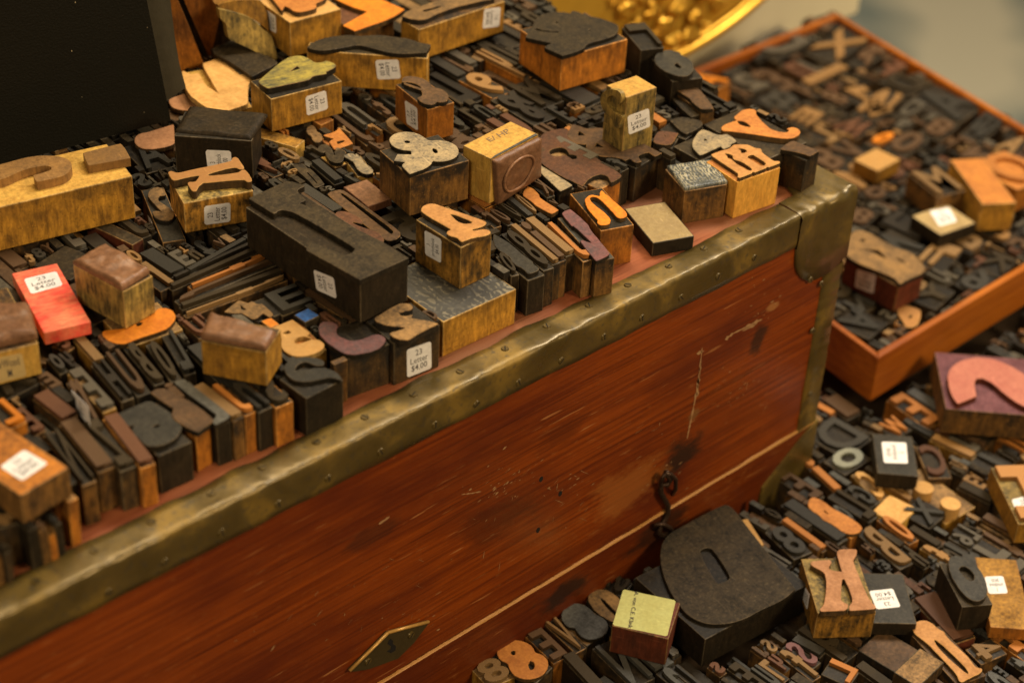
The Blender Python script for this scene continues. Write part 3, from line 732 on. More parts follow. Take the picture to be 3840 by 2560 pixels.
for (cx_, cy_, n_, sx_, sy_) in ((1180, 1080, 26, 60, 40), (1120, 1130, 18, 50, 30), (1300, 1110, 14, 40, 25), (1680, 900, 22, 50, 60), (1500, 1090, 20, 60, 30), (1760, 700, 22, 50, 40), (950, 1440, 14, 50, 20)):
    for _ in range(n_):
        x, y = random.gauss(cx_, sx_ * 0.6), random.gauss(cy_, sy_ * 0.6)
        l = random.uniform(2, 9); addscr([(x, y), (x + l, y - l * random.uniform(0.4, 1.0))], random.uniform(0.15, 0.5))
part_world('scratches', sv, sf, ['pale_scratch'], tr)['kind'] = 'stuff'
# screws
def screw_mesh():
    bm = bmesh.new(); bmesh.ops.create_cone(bm, segments=20, radius1=2.0 * S, radius2=1.7 * S, depth=0.7 * S, cap_ends=True)
    me = bpy.data.meshes.new('screw'); bm.to_mesh(me); bm.free(); me.materials.append(MATS['old_brass']); return me
def slot_mesh():
    bm = bmesh.new(); bmesh.ops.create_cube(bm, size=1)
    for v in bm.verts: v.co = Vector((v.co.x * 3.2, v.co.y * 0.5, v.co.z * 0.12)) * S
    me = bpy.data.meshes.new('screw_slot'); bm.to_mesh(me); bm.free(); me.materials.append(MATS['dark_hole']); return me
SM, SL = screw_mesh(), slot_mesh()
def screw(p, n):
    o = link('screw', SM, tr); o.location = p * S - tr.location
    if n == 'y': o.rotation_euler = (math.pi / 2, 0, 0)
    s = link('screw_slot', SL, o); s.location = (0, 0, 0.39 * S); s.rotation_euler = (0, 0, random.uniform(0, 3.1))
for p in [(1697, 528), (1617, 570), (1536, 611), (1442, 654), (1353, 701), (1256, 748), (1160, 800), (1057, 852), (950, 905), (838, 957), (727, 1014), (603, 1072), (486, 1132), (348, 1197), (216, 1262), (84, 1334)]:
    screw(at('O', p, 1.3), 'z')
for p in [(1733, 592), (1650, 635), (1565, 683), (1475, 730), (1388, 773), (1290, 828), (1192, 878), (1095, 928), (1000, 975), (875, 1037), (755, 1098), (640, 1157), (510, 1222), (380, 1290), (250, 1360), (1862, 643), (1888, 652)]:
    screw(fpt('O', p, 1.3 if p[0] < 1800 else 1.9), 'y')
for p in [(1867, 760), (1862, 905), (1853, 1010)]: screw(fpt('O', p, 1.4), 'y')
# nail holes
for p in [(1243, 1100), (1287, 1133), (1236, 1217)]:
    c = fpt('O', p, 0.1); v, f = slab([[c + Vector((math.cos(t) * 1.3, 0, math.sin(t) * 1.7)) for t in [k * math.pi / 8 for k in range(16)]]], fm, 0.1)
    part_world('nail_hole', v, f, ['dark_hole'], tr)
# keyhole plate
kp = [(567, 1483), (700, 1352), (830, 1222), (965, 1185), (1107, 1148), (1098, 1172), (1010, 1290), (900, 1400), (700, 1472), (600, 1488)]
v, f = slab([[fpt('A8', p, 1.6) for p in kp]], fm, 1.6)
kpl = part_world('keyhole_plate', v, f, ['dark_brass'], tr)
for seg in ([(567, 1483), (700, 1352), (830, 1222)], [(830, 1222), (965, 1185), (1107, 1148)]):
    tube('raised_edge', [fpt('A8', p, 1.9) for p in seg], 0.9, 'edge_brass', tr, 6)
for c_ in [(990, 1238), (695, 1420)]: screw(fpt('A8', c_, 2.0), 'y')
v, f = slab([[fpt('A8', p, 1.75) for p in [(835, 1275), (850, 1265), (865, 1280), (862, 1300), (885, 1315), (880, 1345), (850, 1362), (822, 1350), (850, 1335), (852, 1315), (828, 1300)]]], fm, 0.1)
part_world('keyhole', v, f, ['dark_hole'], tr)
# iron hook and staple
def opath(pts, off): return [fpt('O', p, o) for p, o in zip(pts, off)]
tube('staple', opath([(1520, 1132), (1517, 1108), (1526, 1090), (1540, 1088), (1552, 1100), (1552, 1122), (1545, 1134)], [0, 4, 6, 6.5, 6, 4, 0]), 1.2, 'iron', tr, 8)
tube('hook', opath([(1530, 1085), (1540, 1100), (1533, 1112), (1520, 1112), (1517, 1130), (1526, 1146), (1534, 1160), (1533, 1178), (1526, 1195), (1518, 1208), (1512, 1222), (1522, 1230), (1538, 1226)], [6, 4, 3.5, 3, 2.5, 2.2, 2, 2, 2, 2.2, 2.6, 3, 3]), 1.6, 'iron', tr, 8)
tube('staple', opath([(1500, 1215), (1508, 1204), (1524, 1203), (1540, 1212), (1548, 1222)], [0, 4, 5, 4, 0]), 1.2, 'iron', tr, 8)

# ------------------------------------------------------------------ the tray
TA, TB, TC_, TD = Vector((71, 10.5, 0)), Vector((371, 13, 0)), Vector((432, 340, 0)), Vector((121, 345, 0))
ty = empty('tray', (250, 175, -184), 0, 'shallow orange wooden tray full of letters beside the trunk', 'tray')
cen = (TA + TB + TC_ + TD) / 4
def inset(p, d=5.0):
    return p + Vector((d * 1.0 if p.x < cen.x else -d * 1.0, d if p.y < cen.y else -d, 0))
IA, IB, IC, ID = map(inset, (TA, TB, TC_, TD))
prism('tray_bottom', [(p.x, p.y) for p in (IA, IB, IC, ID)], -184, -175.6, ['tray_wood'], ty)
for nm, a, b, c_, d_ in (('front_rail', TA, TB, IB, IA), ('right_rail', TB, TC_, IC, IB), ('back_rail', TC_, TD, ID, IC), ('left_rail', TD, TA, IA, ID)):
    e = 0.04
    prism(nm, [(p.x, p.y) for p in (a, b, c_, d_)], -184, -150, ['tray_wood', 'tray_rim'], ty, 1.2)
    for p_ in ty.children[-1].data.polygons:
        if p_.normal.z > 0.3: p_.material_index = 1

# ------------------------------------------------------------------ black board and grey board standing on the heap
bl, br = at('A1', (-300, 1215), 26), at('A1', (1168, 822), 26)
dx = (br - bl).normalized(); nb = Vector((dx.y, -dx.x, 0)).normalized()
if nb.y > 0: nb = -nb
top = on_plane('A1', (1003, 0), br, nb)
lean = (top - br); up2 = lean * (170 / lean.z)
cs = empty('black_board', tuple((bl + br) / 2), 0, 'large black cloth covered board standing on the heap at the left', 'board')
q = [bl, br, br + up2, bl + up2]
v, f = slab([q], nb, 3.2); part_world('cover', v, f, ['case_black'], cs)
v, f = slab([[p - nb * 3.3 + dx * (0.8 if i in (1, 2) else 0) - Vector((0, 0, 0)) for i, p in enumerate(q)]], nb, 2.2); part_world('page_edge', v, f, ['page_edge'], cs)
g0 = br - nb * 9
gq = [on_plane('A1', p, g0, nb) for p in [(850, 0), (1140, -200), (1195, 250), (1225, 430), (1272, 600), (1215, 640), (1160, 680), (900, 800)]]
gs = empty('grey_board', tuple(gq[6]), 0, 'grey worn cloth board standing right behind the black board', 'board')
v, f = slab([gq], nb, 3.0); part_world('cover', v, f, ['case_grey'], gs)
random.seed(8)
for (x, y, r_) in [(515, 18, 5), (490, 350, 5), (1008, 190, 3), (985, 770, 3), (560, 665, 2)]:
    c = on_plane('A1', (x, y), bl + nb * 0.1, nb)
    v, f = slab([[c + (dx * math.cos(t) + Vector((0, 0, 1.6)) * math.sin(t)) * r_ * 0.06 * random.uniform(0.6, 1.3) for t in [k * math.pi / 5 for k in range(10)]]], nb, 0.08)
    part_world('scuff', v, f, ['page_edge'], cs)
# ------------------------------------------------------------------ the blocks one can tell apart
U = 23.7
PB3 = ('3', 'printblock', '$4.00')
block('ampersand', 'B2', (725, 130), (980, 300), (1385, 185), U, 24.3, 'brown_wood', 'face_cream', 'large dark brown block with a speckled cream ampersand, middle of the trunk top', pfr='A2', short='the cream ampersand block',
      poly=[(838, 965), (850, 930), (895, 907), (960, 900), (1030, 912), (1080, 942), (1110, 965), (1170, 957), (1240, 967), (1295, 992), (1313, 1030), (1302, 1065), (1265, 1088), (1215, 1101), (1170, 1103), (1132, 1098), (1120, 1125), (1085, 1150), (980, 1188), (980, 1188), (918, 1128), (955, 1108), (873, 1098), (873, 1098), (895, 1054), (993, 1058), (990, 1028), (930, 1025), (870, 1005)],
      holes=[[(935, 967), (955, 957), (985, 964), (978, 980), (950, 980)], [(1128, 1013), (1152, 1012), (1176, 1033), (1166, 1050), (1136, 1042)]])
s3 = block('slab', 'B2', (800, 970), (1207, 1290), (1707, 1065), 0, 19.5, 'ochre_wood', 'face_slate', 'low ochre block with dark engraved metal plate, under the 4 block', sh='linocut_metal', short='the engraved slab under the 4', cat='print block', name='print_block')
block('four', 'B2', (1020, 590), (1328, 782), (1563, 700), 19.6, 25.3, 'grimy_ochre', 'face_peach', 'ochre block with peach figure 4, standing on the engraved slab', short='the peach 4 block',
      poly=[(1060, 510), (1085, 487), (1135, 478), (1185, 495), (1490, 597), (1502, 615), (1465, 640), (1398, 655), (1412, 668), (1475, 655), (1522, 660), (1530, 685), (1490, 700), (1400, 712), (1340, 738), (1325, 735), (1308, 710), (1232, 692), (1236, 667), (1265, 660), (1250, 645), (1060, 542)],
      holes=[[(1248, 549), (1290, 553), (1412, 605), (1395, 620), (1318, 616)]],
      stick=[('L', 'B2', [(1085, 828), (1080, 660), (1195, 725), (1193, 888)], PB3)])
block('bigT', 'P', (921, 777), (1351, 1062), (1531, 980), U, 24.5, 'black_wood', 'face_grey', 'long black block with a huge bar shaped letter, biggest on the trunk', pfr='P', short='the long black bar block', sh='face_soot', relief=3.0,
      poly=[(933, 743), (1029, 800), (1045, 785), (1075, 787), (1110, 797), (1329, 925), (1333, 938), (1313, 952), (1290, 957), (1164, 905), (1149, 936), (1149, 936), (1351, 1048), (1351, 1048), (1531, 966), (1531, 966), (1439, 908), (1320, 850), (1240, 806), (1203, 774), (1161, 776), (1119, 761), (1146, 749), (1107, 713), (1143, 695), (1080, 677)],
      stick=[('L', 'D1', [(1893, 412), (1925, 638), (1705, 540), (1672, 320)], None)])
r = block('stamp', 'A2', (1335, 1000), (1535, 1088), (1858, 918), U, 25.5, 'yellow_wood', None, 'pale wooden block with a brown cast rubber face turned sideways, beside the ampersand', sh='yellow_wood', short='the sideways rubber stamp', cat='rubber stamp', name='rubber_stamp')
q = [on_plane('A2', p, r['F'], r['nR']) for p in [(1540, 1095), (1855, 935), (1850, 1195), (1560, 1390)]]
lump('rubber_face', r['root'], q, r['nR'], 2.6, 1.2, 'rubber_brown', 3.1, n=26, ripple=0.22, rf=0.16)
tube('mound_ring', (lambda L_: L_ + L_[:2])(chaikin([on_plane('A2', p, r['F'] + r['nR'] * 4.4, r['nR']) for p in [(1625, 1230), (1660, 1150), (1720, 1090), (1790, 1062), (1828, 1080), (1830, 1130), (1800, 1190), (1760, 1260), (1700, 1300), (1650, 1315), (1628, 1285)]], 1, 50)), 0.7, 'rubber_brown', r['root'], 8)
v, f = slab([[at('A2', p, U + 25.6) for p in [(1532, 1087), (1852, 922), (1838, 912), (1560, 1062)]]], Vector((0, 0, 1)), 0.3); part_world('grey_seam', v, f, ['face_blue'], r['root'])
P4 = [at('A2', p, U + 25.5) for p in [(1480, 955), (1650, 870), (1690, 905), (1520, 980)]]
sticker(r['root'], *P4, Vector((0, 0, 1)), lines=('E/ HP',), ink='pencil', paper=False, margin=(0.02, 0.1))
block('fi', 'G2', (115, 335), (525, 690), (1203, 458), 0, 24, 'fresh_ochre', 'face_peach', 'bright ochre block with joined peach letters fi, near the trunk corner', short='the peach fi block', sh='face_orange',
      poly=[(122, 245), (122, 245), (300, 180), (390, 165), (440, 125), (490, 90), (620, 95), (690, 95), (800, 150), (895, 158), (898, 205), (960, 255), (1060, 330), (1105, 355), (1185, 352), (1190, 378), (1190, 378), (1020, 445), (1020, 445), (990, 432), (960, 462), (960, 462), (800, 525), (800, 525), (768, 515), (740, 540), (740, 540), (560, 610), (560, 610), (530, 600), (550, 560), (530, 535), (400, 450), (250, 350), (122, 262)],
      holes=[[(525, 145), (600, 145), (660, 165), (692, 195), (640, 225), (580, 228), (575, 185)], [(318, 225), (400, 230), (470, 270), (455, 300), (480, 330), (540, 335), (640, 385), (770, 475), (755, 505), (700, 505), (620, 460), (500, 390), (440, 330), (370, 310), (355, 265)], [(665, 275), (750, 243), (800, 260), (985, 380), (970, 410), (940, 430), (890, 430), (730, 330), (700, 310)]], pfr='G2')
r = block('engr', 'B3', (915, 242), (1035, 398), (1325, 350), 0, 19.5, 'brown_wood', None, 'brown cube with an ornate blue grey engraved metal top, left of the fi block', sh='brown_wood', short='the engraved metal cube', cat='print block', name='print_block')
lump('engraved_plate', r['root'], [at('B3', p, 19.6) for p in [(915, 235), (1035, 392), (1325, 340), (1215, 190)]], Vector((0, 0, 1)), 1.2, 0.4, 'engraved_metal', 7, n=40, ripple=0.5, edge=0.03, rf=0.55)
block('flat', 'B3', (622, 515), (818, 752), (1072, 668), 0, 8, 'black_wood', None, 'flat spacer block with glossy cream top and black sides, lying on bare red wood', sh='face_gloss', short='the glossy flat spacer', cat='spacer block', name='spacer_block')
block('n', 'B3', (250, 412), (462, 668), (660, 592), 0, 24, 'orange_wood', 'face_bright_orange', 'orange letter n on a dark stained block, left of the glossy spacer', pfr='D2', short='the orange n block', sh='face_black',
      poly=[(1480, 350), (1500, 295), (1560, 268), (1620, 278), (1668, 292), (1672, 230), (1690, 212), (1760, 280), (1975, 455), (2005, 510), (1985, 548), (1930, 560), (1880, 545), (1830, 480), (1700, 345), (1640, 300), (1590, 286), (1545, 295), (1535, 320), (1560, 365), (1640, 425), (1760, 520), (1797, 580), (1795, 612), (1760, 640), (1700, 646), (1650, 635), (1632, 612), (1652, 592), (1600, 540), (1520, 450)])
block('darki', 'A3', (1690, 1030), (1865, 1100), (1955, 1045), 0, 23, 'dark_wood', 'face_brown', 'dark upright block with a rounded brown letter, last one at the trunk corner', short='the dark corner block',
      poly=[(1690, 1020), (1740, 975), (1780, 962), (1830, 985), (1955, 1030), (1930, 1045), (1890, 1068), (1850, 1050), (1760, 1030)])
block('Y', 'A3', (1165, 850), (1600, 1090), (1835, 955), 0, 23.5, 'black_wood', 'face_orange', 'wide slate block with a curly peach orange letter Y on top', short='the peach Y block', sh='face_grey', relief=3.2,
      poly=[(1285, 880), (1297, 856), (1370, 830), (1395, 825), (1368, 803), (1400, 780), (1430, 750), (1500, 745), (1526, 757), (1515, 780), (1600, 868), (1640, 892), (1700, 907), (1738, 905), (1752, 888), (1732, 880), (1775, 869), (1812, 880), (1828, 905), (1800, 935), (1750, 947), (1690, 945), (1560, 925), (1350, 895), (1300, 895)],
      holes=[[(1388, 825), (1440, 825), (1492, 863), (1480, 872), (1410, 856)]])
r = block('S', 'A3', (510, 580), (638, 668), (845, 598), U - 6, 37, 'olive_wood', None, 'tall pale olive block on its side with letter S facing left', sh='yellow_wood', short='the sideways S block',
      stick=[('R', 'A3', [(643, 795), (790, 740), (800, 865), (652, 922)], None)])
sp = [(455, 700), (460, 650), (490, 620), (540, 608), (590, 625), (606, 665), (598, 702), (575, 722), (578, 690), (562, 662), (525, 650), (502, 680), (508, 722), (545, 768), (600, 790), (608, 805), (592, 840), (582, 882), (545, 862), (538, 812), (505, 798), (478, 760)]
v, f = slab([chaikin([on_plane('A3', p, r['F'] + r['nL'] * 2.6, r['nL']) for p in sp])], r['nL'], 2.6); part_world('letter', v, f, ['olive_wood'], r['root'])
block('two', 'O', (838, 736), (905, 790), (1010, 747), 0, 26, 'dark_wood', 'face_tan', 'dark block with tan figure 2 and white price sticker, at the brass edge', short='the tan 2 block', sh='face_black', relief=3,
      poly=[(460, 265), (475, 240), (740, 80), (830, 55), (910, 62), (958, 95), (940, 140), (830, 160), (768, 182), (790, 212), (870, 228), (960, 200), (930, 245), (1000, 262), (1180, 288), (1283, 322), (1283, 322), (1180, 370), (960, 485), (920, 522), (850, 530), (750, 512), (670, 470), (668, 435), (780, 413), (872, 372), (790, 357), (620, 340), (510, 305)],
      stick=[('R', 'O', [(934, 803), (990, 783), (991, 845), (935, 867)], None)], pfr='G6')
block('C', 'B2', (359, 1366), (545, 1545), (841, 1440), 0, 24, 'dark_wood', 'face_purple', 'dark block with a purple red letter C, left of the tan 2', short='the purple C block', sh='face_black',
      poly=[(355, 1340), (365, 1300), (400, 1285), (450, 1290), (490, 1310), (470, 1340), (480, 1380), (540, 1410), (600, 1420), (680, 1400), (740, 1370), (800, 1385), (815, 1410), (790, 1450), (740, 1480), (650, 1505), (560, 1510), (500, 1490), (420, 1430), (375, 1390)])
block('Sslate', 'O', (645, 868), (703, 915), (788, 872), 0, 23.3, 'black_wood', 'face_slate', 'black block with a slate letter S at the brass edge, below the pale a', short='the slate S block', pfr='D1',
      poly=[(1350, 1400), (1370, 1340), (1450, 1290), (1560, 1270), (1700, 1280), (1780, 1310), (1790, 1350), (1740, 1370), (1660, 1350), (1600, 1320), (1520, 1330), (1470, 1380), (1460, 1420), (1560, 1420), (1700, 1385), (1830, 1400), (1930, 1440), (1970, 1490), (1960, 1520), (1910, 1500), (1850, 1490), (1750, 1510), (1600, 1540), (1480, 1530), (1400, 1490)])
block('pale_a', 'D1', (1190, 985), (1480, 1300), (1835, 1210), 0, 23, 'ochre_wood', 'face_pale', 'block with clean pale rounded letter a, behind the slate S', short='the pale a block', sh='face_orange',
      poly=[(1200, 965), (1440, 865), (1440, 865), (1635, 1010), (1590, 1035), (1640, 1060), (1660, 1090), (1700, 1080), (1760, 1100), (1790, 1140), (1770, 1180), (1700, 1225), (1600, 1255), (1500, 1265), (1400, 1240), (1340, 1190), (1320, 1130), (1330, 1080), (1310, 1000)],
      holes=[[(1320, 1008), (1395, 975), (1440, 1010), (1372, 1028)], [(1450, 1090), (1500, 1050), (1590, 1040), (1660, 1080), (1600, 1100), (1520, 1130), (1470, 1130)]])
r = block('stampM', 'A5', (1372, 1050), (1818, 1135), (1935, 975), U, 17.5, 'ochre_wood', None, 'ochre block with a dull brown rubber mound on top, centre of the left heap', sh='brown_wood', short='the brown mound stamp', cat='rubber stamp', name='rubber_stamp')
z = U + 17.5
lump('rubber_face', r['root'], [at('A5', p, z + 3) for p in [(1375, 1030), (1815, 1108), (1890, 1010), (1430, 880)]], Vector((0, 0, 1)), 0.8, 2.0, 'rubber_brown', 2.2, n=24, ripple=0.35, edge=0.07, rf=0.06)
r = block('stampL', 'A5', (500, 535), (838, 722), (1025, 600), U, 19.5, 'olive_wood', None, 'mottled olive block with a wavy brown rubber top, on the orange figure 8', sh='brown_wood', short='the wavy rubber stamp', cat='rubber stamp', name='rubber_stamp')
z = U + 19.5
lump('rubber_face', r['root'], [at('A5', p, z + 1.5) for p in [(500, 520), (835, 700), (1022, 580), (720, 405)]], Vector((0, 0, 1)), 0.8, 2.0, 'rubber_brown', 12.2, n=28, ripple=0.4, edge=0.05, rf=0.08)
block('orange8', 'D6', (890, 290), (1240, 530), (1780, 350), 0, 23.4, 'ochre_wood', 'face_bright_orange', 'block with a bright orange figure 8 half under the wavy rubber stamp', short='the bright orange 8', sh='face_tan',
      poly=[(995, 390), (1010, 362), (1100, 350), (1200, 345), (1300, 290), (1420, 230), (1500, 180), (1540, 145), (1620, 140), (1680, 170), (1705, 220), (1680, 290), (1600, 350), (1480, 390), (1350, 430), (1250, 475), (1170, 490), (1080, 470), (1020, 430)], holes=[[(1310, 300), (1350, 270), (1395, 280), (1370, 315), (1330, 320)]])
r = block('red', 'A5', (80, 592), (300, 1000), (614, 912), U, 6.5, 'red_wood', None, 'flat block painted red with white price sticker, at the far left', sh='red_wood', short='the red flat block', cat='spacer block', name='spacer_block',
      stick=[('T', 'A5', [(163, 632), (385, 578), (430, 675), (213, 735)], None)])
r = block('boxL', 'A5', (-560, 830), (-330, 1215), (262, 1068), U, 16, 'yellow_wood', None, 'yellow wood stamp with shiny brown rubber, cut off by the left border', sh='brown_wood', short='the yellow stamp at the left border', cat='rubber stamp', name='rubber_stamp',
      stick=[('R', 'A5', [(-60, 1178), (150, 1135), (182, 1292), (-30, 1345)], ('erWood', 'M'), dict(mat='kraft_label', name='paper_label'))])
lump('rubber_face', r['root'], [at('A5', p, U + 17.5) for p in [(-560, 800), (-330, 1160), (258, 1025), (205, 830)]], Vector((0, 0, 1)), 1.5, 2.0, 'rubber_brown', 22.2, n=28, ripple=0.35, edge=0.05, rf=0.07)
block('GL', 'A1', (-500, 1260), (-250, 1475), (905, 1205), U, 27.5, 'ochre_wood', 'face_goldbrown', 'very long ochre block with a brown letter and bar, left under the black board', short='the long ochre block', sh='yellow_wood', relief=4.5,
      poly=[(568, 1045), (825, 982), (850, 1010), (888, 1078), (888, 1078), (605, 1130), (590, 1100)], fit=(0, 0))
g = HERO[-1][0]
v, f = slab([chaikin([at('A1', p, U + 27.5) for p in [(-100, 1150), (60, 1110), (200, 1070), (330, 1062), (440, 1075), (490, 1110), (490, 1150), (460, 1190), (400, 1215), (250, 1245), (225, 1200), (350, 1165), (355, 1140), (300, 1130), (160, 1160), (60, 1210), (0, 1230), (-100, 1250)]])], Vector((0, 0, 1)), 4.5); part_world('letter', v, f, ['face_goldbrown'], g)
block('K', 'A1', (1155, 1215), (1255, 1392), (1732, 1305), U, 21, 'grimy_ochre', 'face_peach', 'grimy ochre block with peach letter N and sticker, in front of the black block', short='the peach N block', sh='olive_wood', relief=4.5,
      poly=[(108, 312), (120, 293), (150, 290), (185, 300), (215, 312), (270, 308), (450, 265), (640, 228), (760, 200), (920, 162), (950, 150), (965, 112), (990, 103), (1025, 108), (1115, 240), (1105, 256), (1060, 262), (1035, 252), (1010, 240), (980, 238), (880, 255), (720, 298), (640, 325), (625, 345), (680, 350), (830, 338), (1000, 315), (1050, 305), (1080, 275), (1110, 268), (1145, 285), (1220, 400), (1205, 425), (1160, 430), (1140, 410), (1100, 400), (1000, 403), (800, 420), (640, 438), (570, 440), (530, 470), (500, 500), (485, 545), (450, 553), (420, 540), (365, 450), (385, 432), (430, 435), (470, 430), (500, 400), (525, 365), (520, 345), (450, 350), (330, 375), (210, 408), (165, 405)],
      stick=[('R', 'A1', [(1398, 1538), (1395, 1410), (1577, 1385), (1575, 1515)], None)], pfr='G1')
r = block('blackblk', 'A1', (1190, 928), (1722, 965), (1842, 802), U, 21.5, 'black_wood', None, 'plain black block with a hollowed top, behind the peach N', sh='face_black', short='the plain black block', cat='wood block', name='wood_block',
      stick=[('L', 'A1', [(1425, 1195), (1405, 1025), (1578, 1032), (1592, 1185)], PB3)])
lump('hollowed_top', r['root'], [at('A1', p, U + 21.5) for p in [(1195, 905), (1718, 958), (1830, 790), (1300, 735)]], Vector((0, 0, 1)), 0.5, 0.9, 'face_soot', 32.2, n=20, ripple=0.8, edge=0.02, rf=0.03)
block('stall', 'A5', (965, 25), (1112, 385), (1268, 352), 0, 24, 'brown_wood', 'face_tan', 'narrow dark block with wood grained letter s, left of the peach N', short='the narrow s block', sh='face_slate',
      poly=[(1020, 80), (1010, 45), (1040, 10), (1090, 0), (1130, 30), (1130, 60), (1090, 60), (1070, 90), (1120, 120), (1180, 160), (1195, 200), (1160, 235), (1090, 230), (1050, 200), (1045, 170), (1080, 165), (1110, 175), (1060, 120)],
      stick=[('L', 'A5', [(1048, 380), (1008, 190), (1040, 240), (1085, 430)], ('23', '$4.00'))])
block('green4', 'A1', (1685, 562), (1852, 680), (2338, 555), U, 22.5, 'ochre_wood', 'face_green', 'ochre block with a greenish yellow figure 4 and sticker, right of the big yellow V', short='the green 4 block', sh='face_black', relief=3.4,
      poly=[(1760, 560), (1900, 440), (1960, 400), (2000, 385), (2060, 380), (2110, 400), (2150, 430), (2200, 430), (2230, 415), (2280, 430), (2302, 455), (2240, 485), (2225, 492), (2230, 505), (2130, 520), (2118, 545), (1835, 605), (1820, 600)], holes=[[(1975, 495), (2030, 450), (2055, 470)]],
      stick=[('R', 'A1', [(2228, 618), (2243, 745), (2098, 792), (2088, 662)], None)])
block('Glab', 'A2', (275, 345), (1100, 402), (1128, 345), U, 23, 'ochre_wood', 'face_grey', 'broad ochre block with a flat irregular grey face, behind the green 4', short='the grey faced broad block', sh='face_grey', relief=2.5,
      poly=[(212, 180), (260, 140), (350, 100), (560, 70), (650, 85), (850, 70), (950, 90), (1060, 100), (1130, 115), (1180, 140), (1285, 155), (1245, 225), (1245, 225), (965, 238), (800, 190), (655, 155), (500, 185), (330, 212)],
      stick=[('L', 'A2', [(900, 408), (918, 538), (758, 545), (742, 412)], None)], pfr='G7')
block('three', 'A2', (880, 578), (1098, 752), (1275, 695), U, 21.5, 'orange_wood', 'face_brown', 'small orange block with mauve brown figure 3, behind the cream ampersand', short='the mauve 3 block', sh='face_black',
      poly=[(925, 560), (930, 530), (970, 518), (1050, 530), (1110, 560), (1135, 600), (1190, 605), (1235, 635), (1243, 670), (1225, 695), (1190, 700), (1160, 692), (1150, 710), (1110, 718), (1060, 700), (1030, 670), (1070, 655), (1060, 620), (1060, 618), (940, 575), (942, 565), (1065, 608), (1050, 585), (990, 560)],
      stick=[('L', 'A2', [(958, 845), (945, 685), (1030, 740), (1035, 895)], None)])
block('orangeamp', 'G5', (108, 262), (612, 490), (1228, 318), U, 23, 'orange_wood', 'face_grey', 'big orange sided block with a dark ampersand, at the back of the trunk', short='the dark ampersand block', sh='face_black', relief=2.6,
      poly=[(335, 240), (350, 170), (380, 120), (430, 85), (540, 62), (640, 70), (700, 78), (710, 52), (770, 62), (810, 92), (900, 108), (990, 125), (1140, 185), (1138, 245), (1095, 285), (990, 320), (860, 350), (830, 378), (820, 398), (740, 435), (622, 468), (622, 468), (452, 392), (520, 352), (520, 352), (400, 325), (278, 298), (300, 260)],
      holes=[[(352, 228), (375, 207), (430, 232), (590, 243), (588, 258), (440, 248)], [(545, 158), (565, 148), (587, 160), (562, 172)], [(860, 230), (885, 223), (892, 235), (868, 243)]], pfr='G5')
block('kit', 'G3', (570, -20), (770, 232), (1288, 92), 30, 24, 'ochre_wood', 'face_orange', 'tall yellow ochre block with faded sticker, top of the back heap', short='the yellow ochre block at the top', sh='face_pale', relief=3,
      poly=[(560, -60), (650, 55), (690, 110), (715, 60), (760, 75), (825, 125), (930, 115), (1045, 78), (1020, 35), (1120, 0), (1150, -60)],
      stick=[('L', 'A1', [(1828, 190), (1818, 65), (1885, 112), (1890, 232)], None)], pfr='G3')
block('red7', 'A2', (380, 90), (600, 215), (870, 130), 22, 20, 'brown_wood', 'face_bright_orange', 'tan block with a red orange slanted figure 7, at the top edge', short='the red orange 7', sh='face_redbrown', relief=3,
      poly=[(440, -20), (700, -40), (940, 65), (940, 65), (865, 120), (600, 212), (600, 212), (520, 175), (692, 80), (600, 55)])
block('taglab', 'A2', (872, 150), (1040, 205), (1628, 10), 25, 22, 'ochre_wood', 'face_tan', 'large ochre block with a rounded letter and sticker, behind the grey faced block', short='the large ochre block at the back', sh='brown_wood', relief=3,
      poly=[(925, 112), (960, 75), (1130, 20), (1300, -40), (1500, -60), (1560, -10), (1400, 20), (1250, 60), (1140, 105), (1090, 135), (1000, 135)], holes=[[(1060, 70), (1180, 40), (1200, 48), (1080, 85)]],
      stick=[('R', 'A2', [(1600, 50), (1590, 182), (1475, 198), (1487, 65)], None)])
block('V', 'A1', (1243, 500), (1450, 785), (1715, 715), 8, 20, 'yellow_wood', 'face_pale', 'big pale yellow letter V piece right beside the grey board', short='the big pale yellow V', sh='yellow_wood', relief=3, cat='letter piece',
      poly=[(55, 178), (75, 172), (150, 208), (215, 190), (250, 250), (280, 310), (400, 378), (430, 415), (430, 415), (265, 130), (265, 98), (265, 98), (450, 38), (450, 38), (740, 240), (740, 240), (690, 300), (695, 490), (540, 540), (430, 580), (385, 575), (240, 490), (100, 375)], pfr='G4')
# two tall orange planks leaning at the back
for i, (bp_, poly_, lb, nm) in enumerate([((1330, 490), [(1110, -80), (1180, -80), (1310, 230), (1405, 470), (1330, 500), (1235, 500)], 'leaning orange wood plank right of the grey board, the nearer of two', 'the nearer leaning plank'),
                                         ((1430, 415), [(1222, -80), (1505, -80), (1497, 150), (1437, 405), (1340, 190)], 'leaning orange wood plank, the farther of two at the top left', 'the farther leaning plank')]):
    base = at('A1', bp_, 20); pl = Vector((-0.45, -0.89, 0.1)).normalized()
    rt = empty('wood_plank', tuple(base), 0, lb, 'wood plank')
    v, f = slab([[on_plane('A1', p, base, pl) for p in poly_]], pl, 9); part_world('board', v, f, ['orange_wood'], rt); HERO.append((rt, nm, base))
base = at('A1', (1400, 440), 20); pl = Vector((-0.45, -0.89, 0.1)).normalized(); rt = empty('wood_board', tuple(base), 0, 'very dark brown backing board added to darken the gap between the leaning planks', 'wood board')  # added backing that keeps the gap between the planks dark
v, f = slab([[on_plane('A1', p, base - pl * 16, pl) for p in [(1060, -120), (1720, -120), (1700, 120), (1560, 320), (1300, 540), (1180, 480)]]], pl, 6); part_world('board', v, f, ['dark_wood'], rt); HERO.append((rt, 'the added dark backing', base))
